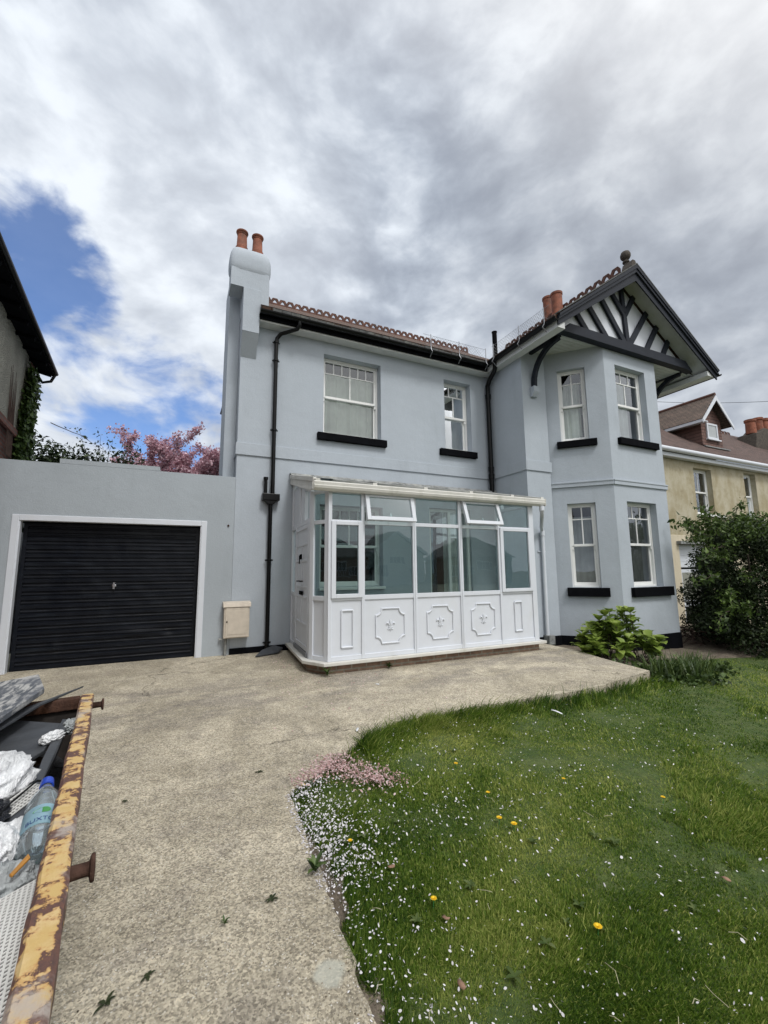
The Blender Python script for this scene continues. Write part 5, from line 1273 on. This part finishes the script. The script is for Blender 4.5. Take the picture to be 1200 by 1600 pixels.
dwn = MB(); a, c, z0, z1 = 17.12+.22, 17.12+.90, 6.06, 6.66
dwn.box(a,a+.07,dy-.05,dy-.003,z0,z1); dwn.box(c-.07,c,dy-.05,dy-.003,z0,z1); dwn.box(a+.07,c-.07,dy-.05,dy-.003,z1-.07,z1); dwn.box(a+.07,c-.07,dy-.05,dy-.003,z0,z0+.07); dwn.box(a-.05,c+.1,dy-.09,dy-.003,z0-.05,z0-.003)
dwo = dwn.build('dormer_window', M['white'], dor); p = MB(); p.quad((a+.06,dy-.02,z0+.06),(c-.06,dy-.02,z0+.06),(c-.06,dy-.02,z1-.06),(a+.06,dy-.02,z1-.06)); p.build('window_pane', simple('frosted_pane', (.38,.41,.42), .15, .1), dwo) if False else None
p = MB(); p.box(a+.06,c-.06,dy-.03,dy-.02,z0+.06,z1-.06); p.name = 0; p.build('dormer_blind', simple('window_blind', (.36,.39,.40), .2, .1, 4, 30, 0), dor)
fsd = MB(); fsd.box(dx0-.05,dx1+.25,dy-.12,dy-.06,5.70,5.74); fsd.build('dormer_flashing', M['lead'], dor)
# further house behind with chimney and hipped roof
Z = thing('end_house', (25.5,10.5,-.7), 'farthest house with a hipped brown roof and stone chimney at the right edge', 'house')
hr = MB(); slope(hr, [(23.9,7.6,4.9),(32,7.6,4.9),(32,11,8.3),(26.6,11,8.3)], .08); slope(hr, [(23.9,7.6,4.9),(26.6,11,8.3),(26.0,14,8.3),(23.6,14,4.9)], .08) if False else None
hr.build('roof', M['tile_brown'], Z)
hw = MB(); hw.box(24.3,32,8.0,15,-.8,5.0); hw.build('wall', M['yellow_render'], Z)
hc = MB(); hc.tube([(23.9,7.62,5.02),(26.6,11.0,8.42)], .10, 8); hc.build('hip_tiles', M['terracotta'], Z)
cs = MB(); cs.prism([(24.2,10.2,6.8),(26.5,10.2,6.8),(26.3,10.2,7.95),(25.2,10.2,8.0),(24.9,10.2,7.8),(24.4,10.2,7.65)], (0,.8,0)); cso = cs.build('chimney', M['stone'], Z, bevel=.03)
for (x,zt) in ((24.62,8.40),(25.30,8.58),(25.85,8.62)):
    pt = MB(); pt.lathe((x,10.5,7.7), [(.22,0),(.2,zt-7.85),(.24,zt-7.8),(.24,zt-7.7),(.16,zt-7.7),(.15,zt-7.9)], 18); pt.build('chimney_pot', M['terracotta'], cso)
# overhead wire
b = MB(); pts = []
for i in range(25):
    t = i/24; x_ = 17.5+(23.5-17.5)*t; pts.append((x_, 12-4*(x_-20)/.4/1.0*.1, 9.12-.26*(x_-20)*1.0+.03*(x_-20.5)**2))
b.tube(pts, .009, 6); setp(b.build('overhead_wire', M['blackgloss']), 'single thin overhead wire crossing the sky above the dormer', 'wire')
# ------------------------------------------------------------------ houses and trees across the road (mirrored in the porch glass)
def road_house(x, y, w, dp_, eave, rid, wallm, roofm, label, gable):
    t = thing('road_house', (x,y,-.7), label, 'house')
    q = MB(); q.box(x-w/2,x+w/2,y-dp_,y,-.75,eave); q.build('wall', wallm, t)
    q = MB()
    if gable: q.prism([(x-w/2-.4,y+.4,eave-.25),(x,y+.4,rid),(x+w/2+.4,y+.4,eave-.25),(x+w/2+.4,y+.4,eave),(x,y+.4,rid+.3),(x-w/2-.4,y+.4,eave)], (0,-dp_-.8,0))
    else: q.add([(x-w/2-.5,y+.5,eave),(x+w/2+.5,y+.5,eave),(x+w/2+.5,y-dp_-.5,eave),(x-w/2-.5,y-dp_-.5,eave),(x-w*.12,y-dp_/2,rid),(x+w*.12,y-dp_/2,rid)], [(0,1,5,4),(1,2,5),(2,3,4,5),(3,0,4),(0,3,2,1)])
    q.build('roof', roofm, t)
    if gable:
        q = MB(); q.prism([(x-w/2,y-.02,eave),(x+w/2,y-.02,eave),(x,y-.02,rid-.05)], (0,-.2,0)); q.build('gable_wall', wallm, t)
        q = MB(); q.prism([(x-w/2-.5,y+.45,eave-.35),(x,y+.45,rid-.05),(x+w/2+.5,y+.45,eave-.35),(x+w/2+.5,y+.45,eave+.05),(x,y+.45,rid+.4),(x-w/2-.5,y+.45,eave+.05)], (0,-.05,0)); q.build('bargeboard', M['white'], t)
    for (wx, wz, ww_, wh_) in ((0,eave-1.9,2.4,1.4),(-w*.28,.5,1.8,1.4),(w*.28,.5,1.8,1.4)):
        q = MB(); q.box(x+wx-ww_/2,x+wx+ww_/2,y+.01,y+.06,wz,wz+wh_); f_o = q.build('window', M['white'], t)
        q = MB(); nn_ = 4
        for k in range(nn_):
            a0_ = x+wx-ww_/2+.08+k*(ww_-.1)/nn_; q.box(a0_,a0_+(ww_-.1)/nn_-.08,y+.065,y+.07,wz+.1,wz+wh_-.1)
        q.build('window_pane', M['dark'], f_o)
    return t
road_house(29.5,-46,9,8,4.0,7.0, render_mat('road_render', (.62,.62,.6)), M['tile_dark'], 'pale gabled house across the road, mirrored in the porch glass', True)
road_house(18.5,-42,9,9,3.2,6.2, M['brick'], M['tile_dark'], 'brick house with a dark hipped roof across the road, mirrored on the left', False)
road_house(41,-40,10,9,3.2,6.4, M['brick'], M['tile_dark'], 'brick house with a dark hipped roof across the road, mirrored on the right', False)
for i, (x,y,r_) in enumerate(((49,-34,3.4),(24,-44,1.6),(8,-40,3.0))):
    t = thing('road_tree', (x,y,-.7), ('broad bushy tree across the road right of the brick house','small tree between the two mirrored houses','broad bushy tree across the road at the far left')[i], 'tree')
    pts, u = blob_points([(x+random.uniform(-1,1)*r_*.6,y+random.uniform(-.5,.5)*r_,1.6+r_*.7+random.uniform(-.5,.6)*r_*.8,r_*.5,r_*.5,r_*.45) for _ in range(12)], 5000, .7)
    leaf_cloud('crown', pts, u*.3, .32, M['hedge'], t, .6); q = MB(); q.tube([(x,y,-.75),(x,y,2)], .25, 8); q.build('trunk', M['bark'], t)
# ------------------------------------------------------------------ left neighbour
A1 = Vector((-2.63,10.996,0)); dv = (Vector((-2.314,6.646,0))-A1).normalized()   # eave direction, towards the viewer
sdv = Vector((-dv.y, dv.x, 0));  sdv = -sdv if sdv.x > 0 else sdv                # into the house (left)
NBH = thing('side_house', (-4.5,8,0), 'dark eaved pebbledash and brick house at the left edge with ivy on its corner', 'house')
def nb(a, s_, z): q = A1+dv*a+sdv*s_; return (q.x, q.y, z)
wm = MB(); sW = .33; a0 = .08
wm.quad(nb(a0,sW,4.42),nb(14,sW,4.42),nb(14,sW,5.55),nb(a0,sW,5.55)); 
# the pebbledash part stops where the brick corner starts
wm = MB(); wm.prism([nb(a0+.5,sW,3.96),nb(14,sW,3.96),nb(14,sW,5.66),nb(a0+.5,sW,5.66)], sdv*.3); wm.build('upper_wall', M['pebbledash'], NBH)
wm = MB(); wm.prism([nb(a0+.02,sW+.04,-.5),nb(14,sW+.04,-.5),nb(14,sW+.04,3.9),nb(a0+.02,sW+.04,3.9)], sdv*.3); wm.prism([nb(a0,sW,-.5),nb(a0,sW,5.66),nb(a0,sW+5,5.66),nb(a0,sW+5,-.5)], dv*.48)
wm.build('brick_wall', M['brick_red'], NBH)
wm = MB(); wm.prism([nb(a0+.5,sW-.05,3.84),nb(14,sW-.05,3.84),nb(14,sW-.05,3.96),nb(a0+.5,sW-.05,3.96)], sdv*.05); wm.build('brick_ledge', M['brick_red'], NBH)
ro = MB(); ro.prism([nb(-.02,.03,5.66),nb(14,.03,5.66),nb(14,4.2,7.6),nb(-.02,4.2,7.6)], (0,0,.05)); ro.build('roof', M['tile_dark'], NBH)
ro = MB(); ro.prism([nb(0,.02,5.60),nb(14,.02,5.60),nb(14,sW+.3,5.70),nb(0,sW+.3,5.70)], (0,0,-.03))
for k_ in range(24): ro.bar(nb(.15+k_*.55,.05,5.545),nb(.15+k_*.55,sW,5.60), .05, .09)
ro.build('open_eaves', M['black'], NBH)
gt = MB(); gutter(nb(.0,.0,5.64), nb(14,.0,5.64), .045); gt.tube([nb(.1,.0,5.58),nb(.1,.06,5.42),nb(.12,.2,5.36),nb(.12,sW-.04,5.5)], .03, 10)
gt.build('gutter', M['blackgloss'], NBH)
# ivy on the corner
IV = thing('ivy', nb(.4,sW,2.5), 'dark green ivy climbing the corner of the left hand house', 'ivy')
pp = []
for i in range(5200):
    z = random.uniform(2.2,5.35); wmax = .95*(1-.55*(z-2.2)/3.2)
    a = a0+.28+1.25*wmax*random.random()**.8; 
    if z > 4.7 and (abs(math.sin(a*9)) < .45): continue
    q = nb(a, sW-.03-.12*random.random(), z); pp.append(q)
leaf_cloud('foliage', np.array(pp), np.tile(np.array(-sdv), (len(pp),1)), .085, M['ivy'], IV, .8, .3)
st = MB()
for k_ in range(9):
    a = a0+.05+.1*k_; st.tube([nb(a,sW-.03,2.2),nb(a+.05,sW-.02,3.4),nb(a-.02,sW-.03,4.3),nb(a+.08,sW-.02,4.3+random.uniform(.3,1.1))], [.02,.015,.01,.004], 5)
for k_ in range(7):
    a = a0+1.1+.06*k_; st.tube([nb(a+.2,sW-.03,3.4),nb(a+.25,sW-.02,4.2),nb(a+.3+.1*random.random(),sW-.03,4.5+random.uniform(.1,.5))], [.010,.008,.003], 4)
st.build('stems', M['twig'], IV)
# dark shrub behind the garage roofline
SH = thing('tall_shrub', (-2.4,13.2,0), 'dark evergreen shrub between the left house and the blossom tree behind the garage', 'shrub')
cls = [(-3.3,13.0,4.0,.55,.5,.75),(-2.9,13.1,3.9,.5,.5,.75),(-2.4,13.1,3.7,.5,.5,.7),(-1.9,13.2,3.6,.45,.5,.65),(-1.4,13.3,3.5,.45,.5,.6),(-1.0,13.3,3.4,.35,.4,.55),(-3.6,13,3.3,.7,.6,.9)]
pts, u = blob_points(cls, 9000, .7); leaf_cloud('foliage', pts, u*.4, .10, M['hedge'], SH, .5)
tw = MB(); lp = []; shoots = []
for i in range(22):
    x = random.uniform(-2.9,-1.0); z0 = 3.9; L = random.uniform(.5,1.15)*(1.1 if -2.3 < x < -1.4 else .75); shoots.append(shoot((x,13.2,z0),(random.uniform(-.25,.25),0,1), L, .012, 7, 0))
shoots.append(shoot((-3.1,12.9,5.1),(1,0,-.45),1.7,.012,9,.2))
for pth in shoots:
    for i in range(2,len(pth)):
        for k_ in range(7 if len(pth) < 10 else 2): lp.append(tuple(pth[i]+Vector((random.gauss(0,.07),random.gauss(0,.07),random.gauss(0,.05)))))
tw.tube([(-2.4,13.2,0),(-2.4,13.2,3.6)], .08, 8)
tw.build('branches', M['bark'], SH); leaf_cloud('foliage', np.array(lp), None, .085, M['hedge'], SH, .5)
# cherry tree
CH = thing('cherry_tree', (-.6,16,0), 'pink blossoming cherry tree rising behind the garage roof', 'tree')
tw = MB(); tw.tube([(-.6,16,-.5),(-.6,16,1.4),(-.55,16,2.4)], [.17,.14,.12], 10); cl_pts = []
def grow(p, d_, L, r_, depth):
    p = Vector(p); d_ = Vector(d_).normalized(); n_ = 7; path = [p.copy()]; rs_ = [r_]
    for i in range(n_):
        d_ = (d_+Vector((random.uniform(-.16,.16),random.uniform(-.16,.16),random.uniform(-.06,.14)))).normalized(); p = p+d_*L/n_; path.append(p.copy()); rs_.append(r_*(1-.65*(i+1)/n_))
        if depth < 2 and i >= 2 and random.random() < .62:
            q = d_+Vector((random.uniform(-.9,.9),random.uniform(-.9,.9),random.uniform(-.1,.7))); grow(p, q, L*random.uniform(.4,.62), rs_[-1]*.6, depth+1)
        if depth >= 1 or i >= 4: cl_pts.append((p.copy(), depth))
    tw.tube(path, rs_, 6 if depth == 0 else 4)
for k_ in range(26):
    a = 2*PI*k_/13+random.uniform(-.15,.15); sp_ = random.uniform(.35,1.0); grow((-.55,16,2.0),(math.cos(a)*sp_,math.sin(a)*sp_*.7,1),random.uniform(2.9,4.6),.06,0)
fx_ = lambda q_: Vector((-.45+(q_.x+.45)*.80+.1, q_.y, q_.z if q_.z < 2 else 2+4.75*(1-math.exp(-(q_.z-2)/4.2))))
tw.v = [fx_(q_) for q_ in tw.v]; cl_pts = [(fx_(q_), dd__) for q_, dd__ in cl_pts]
tw.build('trunk', M['bark'], CH)
pp = []
for (p_, dep) in cl_pts:
    if p_.x < -2.15 or p_.z < 3.9 or p_.z > 6.35+.5*noise.noise(Vector((p_.x*1.5,p_.y*1.5,7))): continue
    nc = 34 if p_.x > -1.3 else 20
    for k_ in range(nc): pp.append((p_.x+random.gauss(0,.062), p_.y+random.gauss(0,.062), p_.z+random.gauss(0,.062)))
pp = np.array(pp); print('blossom', len(pp))
leaf_cloud('crown', pp, None, .062, M['blossom'], CH, .9, .3)

# ------------------------------------------------------------------ skip
O = Vector((-.362,2.695,.75)); a_ = Vector((.121,-.993,0)).normalized(); l_ = Vector((-.993,-.121,0)).normalized()
XS = Matrix.Identity(4)     # skip frame: x towards the viewer, y away to the left, z up; origin at the far right rim corner
for i in range(3): XS[i][0] = a_[i]; XS[i][1] = l_[i]; XS[i][2] = (0,0,1)[i]; XS[i][3] = O[i]
SK = thing('skip', (-.9,1.6,-.1), 'yellow rusty builders skip full of rubbish at the left front edge', 'skip')
LX, LY = 2.55, 1.5
r1 = MB(XS); r1.box(0,LX,0,.052,-.05,0)
# uneven, dented top rail : rebuild as a lofted strip
r1 = MB(XS); n_ = 60; vs = []
for i in range(n_+1):
    x = LX*i/n_; dn = .004*noise.noise(Vector((x*3,1,0)))+.003*noise.noise(Vector((x*11,5,0))); dn2 = .003*noise.noise(Vector((x*4,9,0)))
    vs += [(x,.0+dn,-.055),(x,-.001+dn,-.006),(x,.006+dn,.0+dn2),(x,.046+dn,.001+dn2),(x,.054+dn,-.006),(x,.054+dn,-.055)]
r1.add(vs, [(6*i+k,6*i+(k+1)%6,6*i+6+(k+1)%6,6*i+6+k) for i in range(n_) for k in range(6)]+[tuple(range(6))], False)
r1.build('rim', M['skip'], SK)
r2 = MB(XS); r2.box(0,.05,.056,LY,-.055,-.002); r2.box(.05,LX,LY-.055,LY,-.055,-.002); r2.build('rim', M['rust'], SK, bevel=.004)
sd_ = MB(XS); sd_.quad((.02,.02,-.04),(LX,.02,-.04),(LX-.3,.16,-.84),(.35,.16,-.84)); sd_.quad((.02,.02,-.04),(.35,.16,-.84),(.35,LY-.16,-.84),(.02,LY-.02,-.04)); sd_.quad((.35,.16,-.84),(LX-.3,.16,-.84),(LX-.3,LY-.16,-.84),(.35,LY-.16,-.84)); sd_.quad((.02,LY-.02,-.04),(.35,LY-.16,-.84),(LX-.3,LY-.16,-.84),(LX,LY-.02,-.04))
so_ = sd_.build('side_plates', M['shaded_plate'], SK); md = so_.modifiers.new('t','SOLIDIFY'); md.thickness = .006
for xl in (.10,1.50):
    lg = MB(XS); lg.lathe((xl,-.0,-.035), [(.026,-.04),(.020,-.01),(.0145,.0),(.0135,.030),(.0150,.034),(.026,.037),(.0275,.041),(.0255,.045),(0,.046)], 16, (0,-1,0)); lg.build('lifting_lug', M['rust'], SK)
# rubbish filling : one uneven dark heap (uncountable), the readable pieces on it are things
hp = MB(XS); nxh, nyh = 60, 36; vs = []
for j in range(nyh+1):
    for i in range(nxh+1):
        x = .06+(LX-.12)*i/nxh; y = .06+(LY-.12)*j/nyh
        z = -.20+.05*noise.noise(Vector((x*5,y*5,0)))+.03*noise.noise(Vector((x*14,y*14,2)))-.10*math.exp(-(y/.16)**2)
        vs.append((x,y,z))
hp.add(vs, [(j*(nxh+1)+i,j*(nxh+1)+i+1,(j+1)*(nxh+1)+i+1,(j+1)*(nxh+1)+i) for j in range(nyh) for i in range(nxh)], False)
setp(hp.build('rubbish', M['rubble']), 'dark mixed rubbish filling the yellow skip', 'rubbish', kind='stuff')
# shards in the rubbish
sh = MB()
for i in range(260):
    x = random.uniform(.2,2.4); y = random.uniform(.07,.9); c0 = XS @ Vector((x,y,-.17+random.uniform(-.03,.05)+(-.07 if y < .16 else 0)))
    sz = random.uniform(.012,.05); ax = Vector((random.gauss(0,1),random.gauss(0,1),random.gauss(0,.5))).normalized(); bx2 = ax.orthogonal().normalized(); 
    sh.prism([c0-ax*sz, c0+bx2*sz*random.uniform(.2,.6), c0+ax*sz, c0-bx2*sz*random.uniform(.2,.6)], ax.cross(bx2)*.004)
smt, sn, sb = mat('mixed_shards'); gi = sn.node('ShaderNodeNewGeometry')
rr_ = sn.node('ShaderNodeValToRGB'); rr_.color_ramp.interpolation = 'CONSTANT'; e = rr_.color_ramp.elements; e[0].color = (.02,.022,.026,1); e[1].position = .92; e[1].color = (.5,.5,.48,1)
for ps_, c0 in ((.35,(.05,.055,.06,1)),(.6,(.09,.08,.07,1)),(.78,(.02,.05,.03,1)),(.84,(.20,.13,.08,1))):
    q = e.new(ps_); q.color = c0
sn.l.new(gi.outputs['Random Per Island'], rr_.inputs[0]); sn.l.new(rr_.outputs[0], sb.inputs['Base Color']); sb.inputs['Roughness'].default_value = .5
setp(sh.build('rubbish_shards', smt), 'small broken bits among the rubbish in the skip', 'rubbish', kind='stuff')
# weathered board on top
b = MB(); b.add([(-1.10,1.75,.79),(-.615,2.05,.80),(-.553,2.62,.815),(-.655,2.96,.82),(-1.20,2.60,.80),(-1.10,1.75,.765),(-.615,2.05,.775),(-.553,2.62,.79),(-.655,2.96,.795),(-1.20,2.60,.775)],
    [(0,1,2,3,4),(9,8,7,6,5),(0,5,6,1),(1,6,7,2),(2,7,8,3),(3,8,9,4),(4,9,5,0)]); setp(b.build('weathered_board', M['worn_board'], bevel=.003), 'wide grey weathered board with pale scuffs across the far end of the skip', 'board')
b = MB(); b.prism([(-.80,1.85,.752),(-.62,2.10,.752),(-.545,2.55,.752),(-.43,2.83,.755),(-.60,2.50,.752),(-.9,2.2,.752)], (0,0,.008)); setp(b.build('thin_strip', M['slate']), 'thin dark strip poking out from under the weathered board', 'strip')
b = MB(); b.add([(-.95,1.80,.66),(-.72,1.78,.66),(-.50,1.93,.69),(-.425,2.09,.70),(-.43,2.38,.71),(-.62,2.55,.70),(-.95,2.4,.68)]+[(-.95,1.80,.645),(-.72,1.78,.645),(-.50,1.93,.675),(-.425,2.09,.685),(-.43,2.38,.695),(-.62,2.55,.685),(-.95,2.4,.665)],
    [tuple(range(7)), tuple(range(13,6,-1))]+[(i,7+i,7+(i+1)%7,(i+1)%7) for i in range(7)]); setp(b.build('slate_sheet', M['slate'], bevel=.003), 'flat dark slate sheet lying under the weathered board in the skip', 'slate')
b = MB(); b.add([(-.435,2.42,.715),(-.405,2.40,.715),(-.365,1.95,.71),(-.358,1.70,.695),(-.372,1.70,.695),(-.40,1.95,.71),(-.435,2.42,.70),(-.405,2.40,.70),(-.365,1.95,.695),(-.358,1.70,.68),(-.372,1.70,.68),(-.40,1.95,.695)],
    [(0,1,2,3,4,5),(11,10,9,8,7,6)]+[(i,6+i,6+(i+1)%6,(i+1)%6) for i in range(6)]); setp(b.build('tapering_strip', simple('dark_grey_plastic', (.035,.038,.043), .35, .1)), 'long tapering dark grey plastic blade pointing at the bottle cap', 'plastic strip')
# crumpled bags
def bag(c, r_, seed, matn, label, cat='bag', fold=.35, flat=1.0, rz=0.0):
    bm = bmesh.new(); bmesh.ops.create_icosphere(bm, subdivisions=5, radius=1)
    rot = Matrix.Rotation(rz, 3, 'Z')
    for vv_ in bm.verts:
        p_ = vv_.co.copy(); q = Vector((p_.x*2.6+.9*p_.y*p_.x, p_.y*.9, p_.z*2.2))+Vector((seed,seed*2.1,seed*.7))
        wq = q+Vector((noise.noise(q*1.1),noise.noise(q*1.1+Vector((9,0,0))),0))*.7
        ridg = 1-abs(noise.noise(wq*1.2))*2.4; ridg2 = 1-abs(noise.noise(wq*2.9+Vector((5,5,5))))*2.4; ridg3 = 1-abs(noise.noise(wq*6.5+Vector((2,7,5))))*2.2
        k_ = 1+fold*(ridg*.50+ridg2*.26+ridg3*.10)-fold*.42
        p_ = Vector((p_.x*r_[0], p_.y*r_[1], max(p_.z,-.55)*r_[2]))*k_
        vv_.co = rot @ p_
    me = bpy.data.meshes.new('bag'); bm.to_mesh(me); bm.free(); me.polygons.foreach_set('use_smooth', [True]*len(me.polygons)); me.materials.append(matn)
    o = bpy.data.objects.new('plastic_bag' if cat == 'bag' else 'crumpled_sheet', me); COL.objects.link(o); o.location = c; return setp(o, label, cat)
bag((-.565,1.78,.705), (.155,.21,.09), 1.3, M['bag_white'], 'large bulging white plastic bag below the boards in the skip', 'bag', .24, rz=-.5)
bag((-.405,1.40,.70), (.085,.09,.06), 4.1, M['bag_white'], 'smaller smooth white bag to the left of the water bottle', 'bag', .2, rz=.3)
bag((-.48,1.60,.68), (.10,.08,.05), 8.2, M['bag_black'], 'shiny black sack squeezed between the two white bags', 'bag', .5, rz=.2)
bag((-.37,1.52,.665), (.045,.10,.035), 12.5, M['bag_white'], 'narrow twist of white bag beside the grid of holes', 'bag', .5, rz=-.4)
bag((-.335,1.26,.68), (.10,.07,.045), 6.6, M['bag_grey'], 'pale grey crumpled sheet lying below the bottle', 'sheet', .55, rz=.25)
bag((-.30,1.14,.665), (.085,.05,.03), 9.9, M['bag_black'], 'dark grey folded sheet under the pale crumpled one', 'sheet', .5, rz=.3)
bag((-.42,2.18,.715), (.03,.05,.02), 3.3, M['bag_white'], 'scrap of white film at the far corner of the skip', 'sheet', .5, rz=-.4)
bag((-.385,2.34,.70), (.035,.05,.03), 5.3, M['bag_grey'], 'grey foil scrap tucked into the far rim corner', 'sheet', .6)
bag((-.33,1.04,.67), (.05,.06,.03), 15.3, simple('cream_scrap', (.5,.46,.38), .5), 'cream coloured scrap left of the amber strip', 'sheet', .5, rz=.3)
b = MB(); b.prism([(-.289,1.223,.730),(-.282,1.216,.730),(-.264,1.265,.734),(-.272,1.283,.734)], (0,0,.006)); setp(b.build('amber_strip', M['amber'], bevel=.002), 'amber plastic strip above the white mesh sheet', 'plastic strip')
# white mesh sheet : woven grid
gm_ = MB(); O2 = Vector((-.52,.90,.70)); e1 = Vector((.78,.62,.0)).normalized(); e2 = Vector((.14,-.99,-.0)).normalized()
st_ = .0095; nA, nB = 40, 38
Pm = Vector((-.237,1.226,.712))
for i in range(nB):
    p0 = Pm+e2*(i*st_); q0 = p0-e1*(st_*nA); gm_.bar(p0, q0, .0036, .0022)
for j in range(nA+1):
    p0 = Pm-e1*(j*st_)+Vector((0,0,.0014)); q0 = p0+e2*(st_*(nB-1)); gm_.bar(p0, q0, .0036, .0022)
setp(gm_.build('mesh_sheet', M['mesh_w']), 'white plastic mesh sheet in the near end of the skip', 'mesh')
gm2 = MB(); Pm = Vector((-.375,1.74,.715)); u1 = Vector((-.5,-.85,-.15)).normalized(); u2 = Vector((.75,-.6,0)).normalized()
for i in range(7): gm2.bar(Pm+u2*(i*.011), Pm+u2*(i*.011)+u1*.13, .0035, .003)
for j in range(12): gm2.bar(Pm+u1*(j*.0118), Pm+u1*(j*.0118)+u2*.066, .0035, .003)
setp(gm2.build('grid_scrap', M['mesh_w']), 'small perforated grey white grid poking from beneath the large white bag', 'grid')
b = MB(); b.add([(-.43,1.69,.70),(-.36,1.64,.70),(-.355,1.47,.665),(-.40,1.42,.66),(-.45,1.5,.67)], [(0,1,2,3,4)]); o = b.build('slate_shard', M['slate']); md = o.modifiers.new('t','SOLIDIFY'); md.thickness = .008; setp(o, 'dark pointed slate shard between the bags and the bottle', 'slate')
b = MB(); pts = [Vector((-.43,1.50,.69)),Vector((-.40,1.62,.715)),Vector((-.36,1.72,.73)),Vector((-.315,1.70,.725)),Vector((-.295,1.60,.70))]; b.tube(pts, .0035, 6); setp(b.build('black_cable', M['blackgloss']), 'thin black cable looping round the bottle cap', 'cable')
# bottle
BT = thing('water_bottle', (-.30,1.45,.70), 'clear plastic water bottle with a blue cap and blue label lying in the skip', 'bottle')
cap = Vector((-.319,1.640,.745)); ax = (Vector((-.268,1.31,.66))-cap).normalized()
BS = .88
b = MB(); b.lathe(cap, [(r_*BS, h_*BS) for r_, h_ in [(.0132,.0),(.0132,.018),(.016,.022),(.024,.045),(.036,.075),(.044,.105),(.0455,.125),(.044,.128),(.0455,.131),(.0455,.150),(.044,.153),(.0455,.157),(.0455,.24),(.043,.245),(.0455,.25),(.0455,.30),(.04,.315),(0,.318)]], 32, ax); b.build('body', M['bottle'], BT)
b = MB(); b.lathe(cap, [(0,-.012),(.0155,-.012),(.0165,-.009),(.0165,.006),(.0150,.007),(.0175,.009),(.0175,.014),(.014,.015)], 24, ax); b.build('cap', M['cap_blue'], BT)
b = MB(); b.lathe(cap, [(.0464*BS,.158*BS),(.0464*BS,.238*BS)], 32, ax); lb = b.build('label_wrap', M['label_blue'], BT)
# lettering wrapped on the label
upn = (Vector((0,-.25,1))-ax*Vector((0,-.25,1)).dot(ax)).normalized(); sdn = ax.cross(upn).normalized()
if sdn.x < 0: sdn = -sdn
def wrap_text(txt, size, along, around, matn, name):
    cu_ = bpy.data.curves.new('t','FONT'); cu_.body = txt; cu_.size = size; cu_.align_x = 'CENTER'; cu_.extrude = 0; to = bpy.data.objects.new('t', cu_); COL.objects.link(to)
    dg = bpy.context.evaluated_depsgraph_get(); me = bpy.data.meshes.new_from_object(to.evaluated_get(dg)); bpy.data.objects.remove(to)
    bm = bmesh.new(); bm.from_mesh(me); bmesh.ops.triangulate(bm, faces=bm.faces); bmesh.ops.subdivide_edges(bm, edges=[e_ for e_ in bm.edges if e_.calc_length() > .004], cuts=2, use_grid_fill=False)
    rad = .0472*BS; c0 = cap
    for v_ in bm.verts:
        th = (v_.co.x+around)/rad; hh = along-v_.co.y
        v_.co = c0+ax*hh+(sdn*math.sin(th)+upn*math.cos(th))*rad-Vector(BT.location)
    bm.to_mesh(me); bm.free(); me.materials.clear(); me.materials.append(matn); o = bpy.data.objects.new(name, me); COL.objects.link(o); o.parent = BT; return o
wrap_text('BUXTON', .019, .226*BS, .008, M['ink'], 'lettering')
b = MB(); rad = .0472*BS
pts = []
for k_ in range(14):
    an = 2*PI*k_/14; th = (.002+.020*math.cos(an))/rad; hh = .183*BS+.009*math.sin(an)*(1+.5*math.cos(an)); pts.append(cap+ax*hh+(sdn*math.sin(th)+upn*math.cos(th))*rad)
b.poly(pts); b.build('printed_mark', M['leafgreen'], BT)
